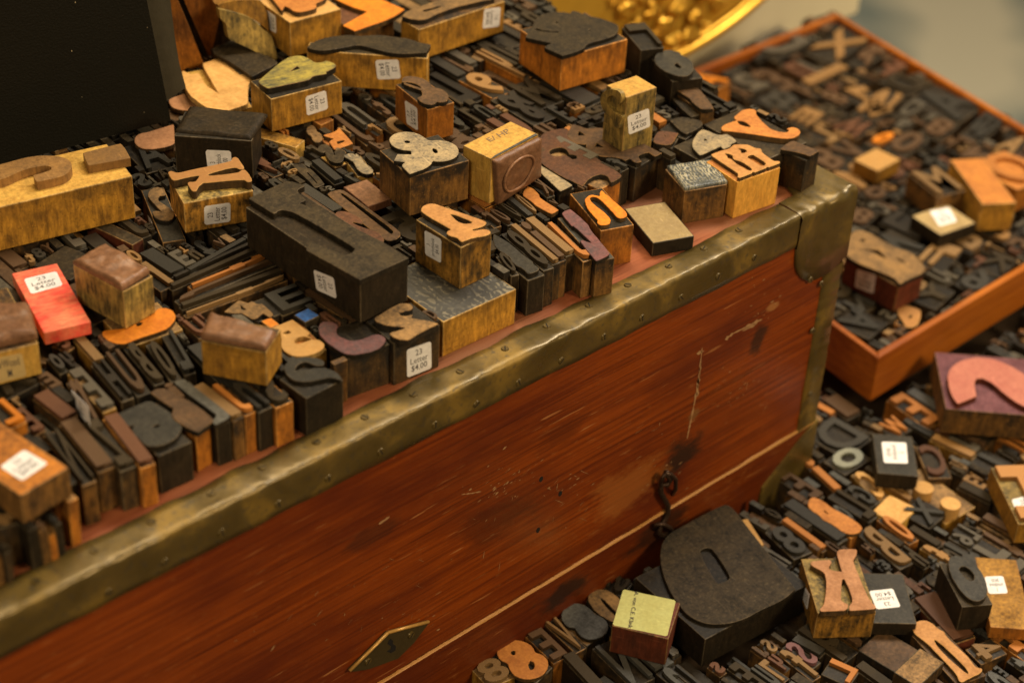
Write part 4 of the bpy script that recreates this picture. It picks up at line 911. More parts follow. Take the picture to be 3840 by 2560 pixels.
block('behindblk', 'A3', (605, 190), (735, 345), (880, 310), 18, 24, 'black_wood', 'face_grey', 'tall black block with a grey bar letter, right of the dark ampersand', short='the tall black back block', ch='L', rot=1)
block('round8', 'A3', (790, 380), (950, 560), (1130, 500), 14, 23, 'black_wood', 'face_slate', 'round slate figure 8 at the back right of the trunk', short='the round slate 8', relief=3.2,
      poly=[(830, 430), (835, 370), (900, 342), (960, 345), (1000, 370), (1080, 410), (1097, 460), (1080, 505), (1030, 525), (950, 510), (880, 475)], holes=[[(960, 440), (985, 425), (1000, 445), (1020, 460), (1000, 470), (970, 458)]])
block('slant1', 'A3', (895, 575), (1150, 770), (1235, 745), 6, 22, 'brown_wood', 'face_brown', 'long brown type slanting over the right heap edge, nearest the tray', short='the slanting brown bar', poly=[(900, 570), (1040, 540), (1130, 600), (1228, 728), (1230, 742), (1150, 748), (1090, 700), (1060, 660)])
block('slant2', 'A3', (828, 500), (1075, 800), (1140, 775), 2, 22, 'dark_wood', 'face_grey', 'long grey type lying beside the slanting brown bar', short='the grey slanting bar', poly=[(832, 490), (850, 485), (880, 560), (1140, 780), (1080, 800), (960, 690)])
block('Cbrown', 'D5', (290, 1040), (905, 1330), (1112, 1215), 0, 23, 'orange_wood', 'face_redbrown', 'wide block with a huge brown letter C, right of the sideways stamp', short='the big brown C block', sh='face_tan', relief=2.8,
      poly=[(320, 790), (470, 737), (590, 730), (640, 830), (710, 905), (660, 935), (740, 930), (800, 960), (900, 1040), (1110, 1170), (1112, 1203), (1015, 1255), (990, 1195), (930, 1172), (860, 1182), (790, 1220), (735, 1290), (735, 1290), (640, 1240), (560, 1210), (300, 1052), (290, 930)],
      holes=[[(400, 970), (430, 930), (500, 912), (560, 915), (600, 950), (612, 982), (650, 980), (690, 1000), (680, 1025), (640, 1032), (600, 1005), (560, 988), (480, 1010)]])
block('Hbrown', 'D5', (600, 835), (1255, 1122), (1505, 990), 0, 23.2, 'dark_wood', 'face_brown', 'wide dark block with brown angular 44 shapes, left of the tall S block', short='the brown 44 block', sh='face_grey', relief=2.8,
      poly=[(600, 760), (640, 690), (720, 708), (780, 740), (870, 720), (1000, 740), (1190, 790), (1400, 918), (1505, 970), (1505, 970), (1440, 1000), (1380, 960), (1320, 972), (1265, 1000), (1310, 1050), (1255, 1062), (1190, 1020), (1150, 1042), (1100, 1010), (880, 1000), (770, 930), (780, 880), (690, 882), (590, 820)],
      holes=[[(690, 772), (705, 750), (770, 795), (692, 802)], [(848, 910), (880, 865), (948, 915)], [(1150, 860), (1170, 820), (1212, 850)], [(1000, 800), (1050, 752), (1130, 790), (1120, 850), (1080, 850)]])
block('asmall', 'D5', (1425, 885), (1610, 925), (1672, 820), 0, 22, 'dark_wood', 'face_redbrown', 'small dark block with brown letter a, right of the 44 block', short='the small brown a', poly=[(1430, 870), (1432, 820), (1475, 757), (1540, 755), (1668, 775), (1640, 815), (1620, 870), (1570, 890), (1500, 885)], holes=[[(1530, 790), (1550, 800), (1540, 820)]])
block('four2', 'D5', (1665, 885), (1885, 1050), (2215, 905), 0, 23.3, 'dark_wood', 'face_cream', 'dark block with speckled grey cream figure 4, between small a and fi', short='the grey cream 4', sh='face_grey', relief=2.6,
      poly=[(1790, 900), (1840, 790), (1900, 740), (1960, 755), (2060, 800), (2140, 785), (2230, 840), (2225, 862), (2170, 880), (2180, 900), (2110, 930), (2080, 900), (1880, 990)], holes=[[(1908, 850), (1920, 820), (1962, 846)]])
block('green2', 'D5', (1550, 700), (1740, 840), (1912, 720), 0, 22.8, 'black_wood', 'face_grey', 'black block with a dull olive grey letter, behind the grey cream 4', short='the olive grey letter block', poly=[(1590, 650), (1700, 615), (1880, 650), (1905, 680), (1890, 712), (1750, 782), (1700, 760), (1640, 700)], holes=[[(1760, 670), (1800, 675), (1790, 690)]])
block('bar1', 'D5', (282, 1140), (515, 1352), (642, 1295), 0, 23.2, 'dark_wood', 'face_cream', 'dark type with one pale speckled bar, between sideways stamp and orange n', short='the pale speckled bar', poly=[(290, 1118), (312, 1078), (640, 1280), (520, 1338)])
block('bar2', 'D5', (215, 1270), (392, 1408), (455, 1370), 0, 22.6, 'black_wood', 'face_brown', 'dark type with a brown grey stepped letter, left of the pale speckled bar', short='the stepped dark letter', ch='K', rot=0)
block('oboxy', 'D3', (-10, 480), (700, 680), (860, 600), 2, 20, 'yellow_wood', None, 'yellow stained block partly under the green 4', sh='ochre_wood', short='the yellow block under the green 4', cat='wood block', name='wood_block')
block('orangecube', 'D3', (900, 345), (1010, 400), (1172, 330), 0, 23, 'orange_wood', None, 'small orange block with a rough top, right under the green 4', sh='orange_wood', short='the small orange block', cat='wood block', name='wood_block')
block('tinyeight', 'D3', (815, 470), (930, 640), (1040, 590), 0, 22, 'brown_wood', 'face_tan', 'small type with a coarse textured figure 8, beside the orange ornament', short='the coarse little 8', poly=[(830, 460), (850, 410), (900, 400), (945, 430), (955, 480), (1010, 500), (1035, 550), (1010, 605), (950, 618), (905, 585), (900, 540), (850, 510)], holes=[[(885, 480), (910, 480), (905, 500)], [(940, 525), (962, 530), (950, 550)]])
block('ornament', 'D3', (1040, 560), (1180, 715), (1415, 640), 0, 23.2, 'orange_wood', 'face_orange', 'orange carved ornament block left of the cream ampersand', short='the orange carved ornament', relief=2.5, sh='face_orange', poly=[(1040, 525), (1200, 480), (1240, 430), (1290, 490), (1410, 625), (1185, 705), (1110, 600), (1185, 570)], holes=[[(1200, 600), (1300, 580), (1320, 600), (1220, 640)]], cat='print block', name='print_block')
block('grey_s', 'D3', (1000, 800), (1190, 935), (1340, 880), 0, 23.3, 'brown_wood', 'face_grey', 'block with a scrolled grey letter s, below the orange ornament', short='the scrolled grey s', sh='yellow_wood',
      poly=[(975, 690), (1000, 645), (1060, 635), (1120, 660), (1160, 720), (1170, 780), (1200, 770), (1180, 730), (1220, 700), (1290, 710), (1325, 745), (1290, 790), (1290, 840), (1240, 868), (1170, 860), (1110, 820), (1080, 770), (1070, 720), (1040, 740), (1000, 730)])
block('pale_s', 'D3', (1300, 820), (1475, 1050), (1668, 985), 0, 23.4, 'yellow_wood', 'face_cream', 'block with an olive cream letter s, touching the cream ampersand block', short='the olive cream s', sh='face_black',
      poly=[(1298, 785), (1350, 750), (1430, 752), (1450, 790), (1450, 750), (1500, 790), (1530, 830), (1560, 880), (1640, 920), (1668, 975), (1640, 1000), (1580, 1012), (1510, 985), (1450, 920), (1430, 860), (1380, 830)])
block('dbar', 'D3', (655, 905), (925, 1185), (1050, 1145), 0, 23.2, 'dark_wood', 'face_grey', 'narrow dark type with a slotted grey D, left of the brown bars', short='the slotted D', poly=[(660, 895), (700, 880), (740, 930), (860, 935), (900, 960), (1050, 1120), (1045, 1145), (935, 1178), (900, 1120), (760, 1000)], holes=[[(820, 985), (850, 980), (980, 1120), (960, 1132)]])
block('lbar', 'D3', (870, 890), (1180, 1150), (1308, 1105), 0, 23.0, 'black_wood', 'face_slate', 'black type with a slate bar letter, right of the slotted D', short='the slate bar letter', ch='I', rot=0, fit=(0.15, 0.03))
block('ubars', 'B2', (420, 418), (845, 745), (918, 705), 0, 23.3, 'dark_wood', 'face_brown', 'long dark type with two brown parallel bars, below the copper plate', short='the two brown bars', poly=[(422, 405), (490, 385), (520, 385), (900, 660), (915, 690), (900, 715), (850, 735), (800, 725), (420, 425)], holes=[[(497, 412), (520, 405), (870, 660), (865, 685), (845, 688)]])
block('r2', 'B2', (470, 560), (745, 760), (850, 715), 0, 23.6, 'dark_wood', 'face_redbrown', 'round reddish brown letter part hidden behind the long black bar block', short='the reddish round letter', poly=[(460, 560), (480, 535), (530, 530), (600, 555), (650, 590), (655, 620), (600, 605), (580, 608), (640, 638), (700, 655), (770, 680), (805, 730), (790, 750), (740, 745), (650, 695), (560, 650), (500, 620)])
r = block('copper', 'D3', (1290, 1170), (1600, 1420), (1900, 1320), 19.0, 4, 'face_redbrown', None, 'thin copper brown printing plate lying against the cream ampersand block', sh='rubber_brown', short='the copper brown plate', cat='printing plate', name='printing_plate')
# long thin strips
for i, (L_, F_, R_, fc, bd, tx) in enumerate([((255, 815), (285, 852), (1395, 440), 'face_tan', 'brown_wood', 'olive tan strip, first from the front'), ((218, 725), (240, 768), (1350, 372), 'face_grey', 'dark_wood', 'dull grey strip, second from the front'),
                                           ((172, 655), (210, 712), (1300, 262), 'face_brown', 'dark_wood', 'brown notched strip, third from the front'), ((318, 495), (360, 556), (1228, 205), 'face_orange', 'orange_wood', 'bright orange strip, fourth from the front'),
                                           ((105, 520), (135, 556), (1085, 130), 'face_grey', 'dark_wood', 'grey strip, fifth from the front'), ((140, 425), (160, 455), (1000, 85), 'face_black', 'black_wood', 'black strip, sixth from the front'),
                                           ((300, 340), (330, 380), (960, 30), 'face_slate', 'black_wood', 'slate strip, the farthest')]):
    a = FR['D1']
    up_ = [at('D1', p, 21) for p in (L_, F_, R_)]
    block('strip%d' % i, 'D1', L_, F_, R_, 0, 23.2 - 0.25 * (i % 3), bd, fc, 'long thin %s, left of the long black bar block' % tx, short='the ' + tx.split(',')[0], group='long thin strips', ch=['f', 'l', 'J', 'f', 'l', 'I', 'l'][i], rot=3, fit=(0.02, 0.10), cat='type block')
block('small4', 'D1', (760, 760), (1060, 900), (1330, 800), 0, 23.3, 'dark_wood', 'face_tan', 'dark block with olive tan outlined figure 4, behind the brown mound stamp', short='the olive outlined 4', poly=[(700, 780), (860, 655), (960, 690), (1000, 660), (1060, 700), (1110, 690), (1240, 810), (1190, 840), (1120, 790), (1040, 860), (980, 850), (900, 790), (820, 800)], holes=[[(870, 700), (950, 760), (880, 760)]])
block('darkbig', 'D1', (1090, 640), (1330, 830), (1700, 690), 0, 23, 'black_wood', 'face_slate', 'dark slate letter block under the tip of the long black bar block', short='the dark slate block', ch='E', rot=2)
block('blue', 'D1', (1485, 800), (1580, 898), (1740, 820), 0, 23.3, 'black_wood', None, 'small block with bright blue enamel top, behind the purple C', sh='blue_plate', short='the small blue block', cat='wood block', name='wood_block')
block('orsq', 'D1', (1100, 880), (1200, 960), (1290, 905), 0, 22.6, 'orange_wood', None, 'tiny orange square block between mound stamp and pale a', sh='face_bright_orange', short='the tiny orange square', cat='wood block', name='wood_block')

# more pieces of the back heap beside the planks and under the long ochre block
base = at('A1', (1700, 480), 22); pl = Vector((-0.35, -0.90, 0.25)).normalized()
for (poly_, mt, lb, nm, off) in (([(60, 95), (200, 125), (400, 185), (520, 320), (590, 350), (650, 590), (600, 615), (500, 560), (280, 450), (150, 400), (130, 230), (70, 200)], 'olive_wood', 'rough golden brown board leaning below the yellow ochre block, top left', 'the rough golden board', 0),
                                ([(45, 55), (200, 5), (480, 0), (545, 120), (560, 320), (400, 180), (60, 90)], 'ochre_wood', 'dull ochre board wedged behind the rough golden board, top left', 'the dull ochre board', -5),
                                ([(-20, -90), (300, -90), (200, 0), (60, 55), (0, 40)], 'face_pale', 'pale yellow board between the planks and the yellow ochre block, at the top', 'the pale yellow board', -10)):
    rt = empty('wood_board', tuple(base), 0, lb, 'wood board')
    v, f = slab([chaikin([on_plane('G3', p, base - pl * -off, pl) for p in poly_])], pl, 9); part_world('board', v, f, [mt], rt); HERO.append((rt, nm, base))
block('roughgrey', 'A1', (1440, 335), (1640, 505), (1890, 425), 12, 19, 'dark_wood', 'face_grey', 'dull grey rough letter block between the leaning planks and the green 4', short='the dull rough grey block', pfr='G3', poly=[(0, 480), (100, 450), (200, 400), (290, 460), (480, 540), (620, 600), (650, 640), (520, 700), (390, 770), (280, 690), (100, 580), (0, 540)])
block('orbrown', 'A1', (915, 985), (1010, 1035), (1190, 985), 2, 22, 'brown_wood', 'face_terracotta', 'orange brown rounded letter below the corner of the black board', short='the orange brown rounded letter', poly=[(915, 960), (940, 918), (1030, 900), (1185, 850), (1195, 985), (1110, 1010), (1000, 1022), (940, 1000)])
block('slateA', 'A1', (830, 1010), (1000, 1190), (1170, 1100), 0, 23, 'black_wood', 'face_slate', 'slate letter A between the long ochre block and the plain black block', short='the slate A on the trunk', ch='A')
block('browntri', 'A1', (1150, 700), (1270, 780), (1440, 745), 0, 22, 'orange_wood', 'face_terracotta', 'orange brown pointed piece under the lower corner of the grey board', short='the orange brown point', poly=[(1150, 680), (1260, 640), (1420, 735), (1290, 760), (1180, 740)])
block('underlong', 'A5', (20, 300), (85, 392), (368, 335), 0, 22.5, 'brown_wood', None, 'scuffed dark block under the long ochre block, near the red flat block', short='the scuffed dark block', cat='wood block', name='wood_block')
block('olivetop', 'A5', (310, 490), (480, 640), (690, 500), 0, 22.5, 'dark_wood', None, 'dark block with a blank olive top, behind the wavy rubber stamp', sh='face_grey', short='the blank olive topped block', cat='wood block', name='wood_block')
block('longred', 'A5', (590, 250), (905, 400), (968, 350), 0, 22.8, 'mahogany_wood', None, 'long reddish brown block between the long ochre block and the narrow s', sh='face_grey', short='the long reddish block', cat='wood block', name='wood_block')
# the front row to the right of the engraved slab
def mini(key, fr, L_, F_, R_, ch, fc, bd, label, short, **k):
    z0 = k.pop('z0', 0); h = k.pop('h', 23.2)
    block(key, fr, L_, F_, R_, z0, h, bd, fc, label, ch=ch, short=short, **k)
block('blackT', 'D2', (360, 1010), (765, 1345), (958, 1252), 0, 22.8, 'black_wood', 'face_slate', 'black type with a slate stepped T at the brass edge, right of the engraved slab', short='the slate stepped T', relief=2.6,
      poly=[(340, 760), (400, 790), (555, 885), (700, 1020), (820, 1095), (825, 1130), (900, 1178), (897, 1215), (770, 1255), (700, 1180), (640, 1160), (560, 1095), (555, 1050), (340, 920)])
mini('q1', 'D2', (425, 760), (960, 1225), (1060, 1150), '8', 'face_grey', 'dark_wood', 'dark type with a narrow grey 8, right of the slate stepped T', 'the narrow grey 8')
mini('q2', 'D2', (520, 690), (1072, 1150), (1150, 1095), 'I', 'face_tan', 'dark_wood', 'thin type with one tan bar, second right of the slate stepped T', 'the thin tan bar', fit=(0.2, 0.02))
mini('q3', 'D2', (625, 650), (1160, 1115), (1228, 1065), 'i', 'face_brown', 'brown_wood', 'thin type with a brown i bar, right of the thin tan bar', 'the brown i bar')
mini('q4', 'D2', (715, 610), (1238, 1045), (1340, 990), 'I', 'face_tan', 'dark_wood', 'broad speckled tan bar type, third from the orange n', 'the speckled tan bar', fit=(0.1, 0.02))
mini('q5', 'D2', (985, 650), (1455, 1110), (1556, 1065), 'J', 'face_orange', 'brown_wood', 'leaning thin type with an orange brown hook, second from the orange n', 'the orange brown hook')
block('hpurple', 'D2', (1135, 560), (1618, 1108), (1812, 1012), 0, 23.3, 'brown_wood', 'face_purple', 'brown block with a mauve letter h, directly left of the orange n', short='the mauve h block', sh='face_blue',
      poly=[(1180, 490), (1290, 445), (1350, 490), (1520, 640), (1530, 690), (1780, 985), (1780, 1020), (1630, 1090), (1610, 1085), (1420, 850), (1440, 830), (1540, 870), (1572, 865), (1340, 655), (1320, 660)])
mini('q7', 'D2', (245, 500), (520, 660), (590, 625), '0', 'face_brown', 'dark_wood', 'dark type with a brown slotted 0, right behind the peach 4', 'the brown slotted 0')
mini('q8', 'D2', (350, 400), (665, 610), (712, 580), '0', 'face_grey', 'dark_wood', 'thin type with a grey 0, next right of the brown slotted 0', 'the thin grey 0')
mini('q9', 'D2', (478, 345), (765, 585), (830, 550), 'I', 'face_slate', 'dark_wood', 'thin type with a slate I, under the front of the sideways stamp', 'the thin slate I', fit=(0.12, 0.02))
mini('q10', 'D2', (560, 300), (850, 545), (905, 520), '0', 'face_tan', 'brown_wood', 'thin type with a speckled 0, between thin slate I and orange tan wedge', 'the speckled thin 0')
block('q11', 'D2', (690, 320), (1065, 515), (1160, 470), 0, 23.3, 'dark_wood', 'face_orange', 'dark type with an orange tan pointed letter, below the stepped dark letter', short='the orange tan wedge', poly=[(690, 270), (760, 160), (830, 190), (910, 270), (900, 300), (1150, 455), (1060, 505), (860, 400), (820, 350)])
mini('q12', 'D2', (150, 540), (345, 690), (480, 690), 'r', 'face_brown', 'brown_wood', 'small dull brown type touching the right side of the peach 4', 'the dull brown type')
mini('q13', 'D2', (360, 1040), (555, 1290), (635, 1235), '0', 'face_grey', 'black_wood', 'dark type with a grey 0, half hidden behind the engraved slab', 'the half hidden 0')

# the rows at the lower left
block('abig', 'A6', (805, 120), (1080, 385), (1285, 262), 0, 22.8, 'black_wood', 'face_slate', 'big black block with a slate letter a with orange worn rim, lower left edge', short='the big slate a', pfr='D6', relief=2.8,
      poly=[(1120, 1190), (1180, 1150), (1440, 1040), (1500, 1060), (1640, 1150), (1740, 1230), (1765, 1290), (1740, 1370), (1640, 1450), (1520, 1480), (1430, 1480), (1360, 1420), (1300, 1360), (1280, 1310), (1330, 1270), (1220, 1290)], holes=[[(1470, 1290), (1520, 1265), (1572, 1270), (1520, 1312)]])
block('rbrown', 'A6', (1040, 40), (1337, 225), (1465, 178), 0, 23.2, 'orange_wood', 'face_brown', 'orange sided block with a brown letter r, right of the big slate a', short='the brown r', pfr='D6',
      poly=[(1460, 960), (1540, 920), (1640, 930), (1740, 1000), (1880, 1060), (2080, 1230), (2080, 1230), (1920, 1350), (1780, 1280), (1660, 1190), (1700, 1110), (1640, 1090)])
block('Lslate', 'A6', (1200, -95), (1480, 185), (1580, 150), 0, 23.3, 'black_wood', 'face_blue', 'black block with a pale blue grey letter L, right of the brown r', short='the blue grey L', pfr='D6',
      poly=[(1690, 860), (1780, 830), (1860, 885), (2240, 1180), (2210, 1215), (2090, 1272), (2060, 1240), (2120, 1180), (2060, 1140), (1760, 920)])
for (k, L_, F_, R_, c_, fc, bd, lb, sh_) in [
    ('p1', (1310, -70), (1595, 150), (1665, 112), 'l', 'face_tan', 'brown_wood', 'narrow olive type with stained front, right of the blue grey L', 'the narrow olive type'),
    ('p2', (1440, -80), (1675, 112), (1752, 80), 'J', 'face_orange', 'orange_wood', 'orange fronted type, under the brown mound stamp', 'the orange fronted type'),
    ('p3', (1550, -80), (1768, 90), (1872, 50), 'n', 'face_slate', 'black_wood', 'black fronted type with slate letter, second left of the slate S', 'the black fronted type'),
    ('p4', (1700, -110), (1885, 58), (1985, -10), 'S', 'face_grey', 'orange_wood', 'orange fronted type touching the left side of the slate S', 'the orange type beside the slate S'),
    ('p5', (700, 130), (960, 470), (1062, 432), 'l', 'face_redbrown', 'orange_wood', 'orange fronted type with red brown bar, left of the big slate a', 'the red brown bar'),
    ('p6', (560, 170), (822, 492), (945, 462), 'Z', 'face_grey', 'dark_wood', 'dark type with a grey zigzag letter, second left of the big slate a', 'the grey zigzag'),
    ('p7', (400, 170), (668, 500), (800, 470), 'I', 'face_brown', 'brown_wood', 'brown type with a long tan bar, third left of the big slate a', 'the long tan bar'),
    ('p8', (290, 240), (560, 590), (655, 545), 'N', 'face_grey', 'brown_wood', 'type with a dark grey N, left of the long tan bar', 'the dark grey N'),
    ('p9', (250, 420), (425, 605), (550, 575), 'o', 'face_black', 'black_wood', 'black fronted type, next to the thin orange reglet', 'the black fronted block'),
    ('p10', (260, 590), (365, 655), (415, 632), None, None, 'orange_wood', 'thin plain orange reglet standing in the lower left row', 'the thin orange reglet'),
    ('p11', (130, 610), (205, 690), (330, 655), 'u', 'face_black', 'black_wood', 'small black type left of the thin orange reglet', 'the small black type'),
    ('p12', (0, 700), (125, 800), (205, 740), None, None, 'orange_wood', 'plain orange faced block at the lower left brass edge', 'the plain orange block'),
    ('p13', (-160, 640), (-60, 890), (110, 810), 'D', 'face_tan', 'dark_wood', 'dark block with a tan rounded letter, cut by the left border', 'the tan letter at the left border')]:
    if c_: mini(k, 'A6', L_, F_, R_, c_, fc, bd, lb, sh_)
    else: block(k, 'A6', L_, F_, R_, 0, 22.5, bd, None, lb, sh='face_peach', short=sh_, cat='wood block', name='wood_block')
for (k, L_, F_, R_, c_, fc, bd, lb, sh_) in [
    ('m1', (700, 450), (930, 705), (1020, 660), 'I', 'face_tan', 'ochre_wood', 'short type with a tan bar and ochre side, below the red flat block', 'the short tan bar'),
    ('m2', (650, 780), (1000, 1165), (1130, 1110), 'E', 'face_ash', 'ochre_wood', 'long type with pale olive grey letter, left of the dark middle rows', 'the pale olive letter'),
    ('m3', (1010, 600), (1330, 1010), (1460, 950), 'U', 'face_brown', 'dark_wood', 'long dark type with two brown bars, above the big slate a', 'the dark two bar type'),
    ('m4', (1190, 530), (1500, 900), (1610, 870), 'B', 'face_grey', 'dark_wood', 'grey type with counters, second right of the dark two bar type', 'the grey B type'),
    ('m5', (1410, 500), (1660, 870), (1760, 820), '0', 'face_grey', 'black_wood', 'plump grey olive type just left of the brown mound stamp', 'the plump grey type'),
    ('m6', (1560, 400), (1790, 800), (1900, 760), 'L', 'face_slate', 'black_wood', 'slate type hard against the brown mound stamp', 'the slate type beside the mound'),
    ('m7', (880, 700), (1180, 1060), (1300, 1010), 'H', 'face_black', 'black_wood', 'black letter type, right of the pale olive letter', 'the black letter type'),
    ('m8', (440, 640), (580, 790), (660, 740), 'o', 'face_slate', 'black_wood', 'black block below the right corner of the red flat block', 'the black block under the red one'),
    ('m9', (500, 510), (640, 580), (770, 540), 'c', 'face_redbrown', 'brown_wood', 'red brown letter type half under the red flat block', 'the red brown letter')]:
    mini(k, 'D6', L_, F_, R_, c_, fc, bd, lb, sh_, bold=0.03)
block('obig', 'A6', (-330, 330), (140, 655), (440, 440), U, 14, 'brown_wood', None, 'orange stained block with a blank looking white sticker, lower left corner', sh='orange_wood', short='the stickered orange block at the left', cat='wood block', name='wood_block',
      stick=[('T', 'A6', [(0, 455), (165, 338), (330, 432), (150, 552)], None)])
block('oc2', 'A6', (-100, 60), (60, 205), (165, 130), U, 8, 'orange_wood', 'face_bright_orange', 'small bright orange wedge above the stickered orange block', short='the bright orange wedge', ch='L')
r = block('paperside', 'D6', (640, 870), (860, 1290), (960, 1240), 0, 23, 'brown_wood', 'face_brown', 'block with a white paper slip on its left side, above the lower left row', ch='r', short='the paper slip block',
      stick=[('L', 'D6', [(690, 930), (860, 1100), (880, 1300), (735, 1130)], None)])

# ------------------------------------------------------------------ loose type on the table, lower right
Z = -208; Z2 = -184.4
block('O', 'C7', (1475, 625), (1870, 1215), (2700, 770), Z2 - 7, 22, 'black_wood', 'face_grey', 'huge dark block with a rounded slotted letter O, leaning by the trunk hook', pfr='O', short='the huge dark O', relief=2.2, sh='face_black',
      poly=[(1515, 1265), (1530, 1230), (1560, 1212), (1660, 1158), (1675, 1160), (1690, 1175), (1690, 1175), (1826, 1352), (1826, 1352), (1800, 1375), (1745, 1400), (1700, 1425), (1640, 1435), (1590, 1420), (1560, 1390), (1525, 1330)], holes=[[(1605, 1268), (1612, 1258), (1628, 1255), (1640, 1262), (1678, 1320), (1675, 1332), (1650, 1340), (1640, 1332)]])
r = block('klink', 'C7', (1110, 1110), (1572, 1212), (1668, 918), Z2, 18.5, 'mahogany_wood', None, 'mahogany cube with a yellow green paper label on top, left of the huge O', sh='mahogany_wood', short='the green labelled cube', cat='wood block', name='wood_block')
zz = Z2 + 18.5
sticker(r['root'], *[at('C7', p, zz) for p in [(1205, 808), (1632, 898), (1562, 1190), (1118, 1098)]], Vector((0, 0, 1)), lines=None, mat='green_paper', name='paper_label')
sticker(r['root'], *[at('C7', p, zz + 0.2) for p in [(1335, 828), (1282, 1128), (1238, 1122), (1295, 822)]], Vector((0, 0, 1)), lines=('A. von C.E. Klink',), margin=(0.0, 0.1), paper=False)
block('eightblue', 'C7', (640, 1080), (912, 1270), (1088, 1170), Z, 23.3, 'dark_wood', 'face_blue', 'round blue grey figure 8 beside the trunk foot', short='the blue grey 8', sh='face_tan',
      poly=[(705, 1010), (730, 950), (790, 920), (870, 925), (930, 960), (970, 1010), (1030, 1030), (1080, 1080), (1080, 1140), (1030, 1190), (950, 1215), (880, 1200), (830, 1150), (820, 1115), (760, 1110), (715, 1070)])
block('eightorange', 'C7', (130, 1360), (500, 1570), (652, 1450), Z, 23.3, 'dark_wood', 'face_orange', 'round orange figure 8 with two drilled counters, at the bottom border', short='the orange 8 at the bottom', sh='face_black',
      poly=[(185, 1300), (210, 1250), (270, 1220), (350, 1218), (430, 1240), (475, 1280), (485, 1320), (550, 1335), (595, 1380), (590, 1450), (540, 1510), (440, 1538), (350, 1520), (300, 1480), (275, 1430), (270, 1400), (210, 1380), (185, 1340)],
      holes=[[(285, 1320), (300, 1298), (330, 1300), (335, 1335), (310, 1345)], [(425, 1420), (450, 1380), (490, 1400), (490, 1450), (450, 1465)]])
block('zerotan', 'C7', (905, 900), (1110, 1120), (1290, 1020), Z, 23.2, 'dark_wood', 'face_tan', 'tan oval 0 with long slot, between trunk foot and green labelled cube', short='the tan oval 0',
      poly=[(915, 880), (940, 830), (1010, 805), (1080, 815), (1150, 860), (1250, 960), (1200, 1100), (1100, 1060), (1010, 1010), (950, 950)], holes=[[(1015, 880), (1040, 880), (1180, 1020), (1160, 1040), (1050, 940)]])
mini('w1', 'C7', (1060, 760), (1180, 870), (1290, 760), 'S', 'face_grey', 'dark_wood', 'grey ornate type at the trunk foot, behind the green labelled cube', 'the grey ornate type', z0=Z)
mini('w2', 'C7', (560, 1090), (820, 1330), (905, 1275), 'V', 'face_tan', 'brown_wood', 'tan V type between orange 8 and blue grey 8', 'the tan V', z0=Z)
mini('w3', 'C7', (410, 1190), (640, 1415), (745, 1330), 'E', 'face_brown', 'orange_wood', 'orange brown stepped type right of the orange 8', 'the orange brown step', z0=Z)
mini('w4', 'C7', (700, 1360), (960, 1640), (1040, 1580), 'I', 'face_grey', 'black_wood', 'long black bar type running off the bottom border, beside the orange 8', 'the long black bar', z0=Z)
mini('w5', 'C7', (950, 1290), (1280, 1620), (1440, 1500), 'N', 'face_blue', 'dark_wood', 'bluish type under the green labelled cube', 'the bluish type', z0=Z)
mini('w6', 'C7', (-40, 1450), (120, 1620), (330, 1520), '8', 'face_tan', 'ochre_wood', 'large tan block cut by the bottom border, left of the orange 8', 'the tan block at the bottom border', z0=Z, h=22.5)
block('Kbig', 'C6', (528, 560), (662, 1002), (1132, 980), Z2, 21.5, 'grimy_ochre', 'face_terracotta', 'tan block with a terracotta serif K, standing right of the huge O', short='the terracotta K', sh='olive_wood', relief=3.4,
      poly=[(605, 600), (615, 578), (760, 568), (775, 590), (745, 630), (770, 655), (860, 665), (860, 665), (825, 540), (820, 500), (850, 480), (975, 482), (980, 520), (955, 560), (945, 580), (1020, 760), (1085, 905), (1130, 935), (1130, 965), (920, 978), (920, 940), (955, 900), (915, 790), (880, 720), (855, 722), (845, 900), (910, 930), (895, 978), (690, 985), (680, 965), (725, 930), (740, 700), (700, 655), (625, 620)],
      stick=[('L', 'C6', [(545, 890), (528, 740), (598, 850), (577, 975)], None)])
block('darklab', 'C6', (1010, 675), (1112, 1080), (1462, 1066), Z2, 8.5, 'black_wood', 'face_tan', 'dark flat slab with an upside down price sticker, right of the terracotta K', short='the dark slab with sticker', cat='spacer block', name='spacer_block', sh='face_slate',
      stick=[('T', 'C6', [(1335, 950), (1140, 970), (1078, 822), (1272, 802)], None)])
block('Oblue', 'C6', (1650, 600), (1835, 952), (2085, 932), Z2 + 0.1, 19.8, 'black_wood', 'face_slate', 'block with a slate blue letter O, in front of the orange slab', short='the slate blue O', sh='face_grey', relief=2.8,
      poly=[(1725, 600), (1735, 550), (1780, 530), (1830, 545), (1850, 520), (1930, 530), (1945, 570), (1950, 620), (2000, 680), (2035, 770), (2035, 850), (1990, 900), (1920, 900), (1850, 850), (1790, 770), (1740, 680)], holes=[[(1800, 640), (1830, 615), (1880, 625), (1935, 680), (1940, 730), (1900, 745), (1850, 710)]])
block('orslab', 'C6', (1940, 545), (2065, 1112), (2400, 1085), Z2, 8, 'orange_wood', None, 'flat orange wood slab with sticker, right of the slate blue O', sh='ochre_wood', short='the orange slab with sticker', cat='spacer block', name='spacer_block',
      stick=[('T', 'C6', [(2205, 840), (2050, 845), (2015, 705), (2165, 700)], PB3)])
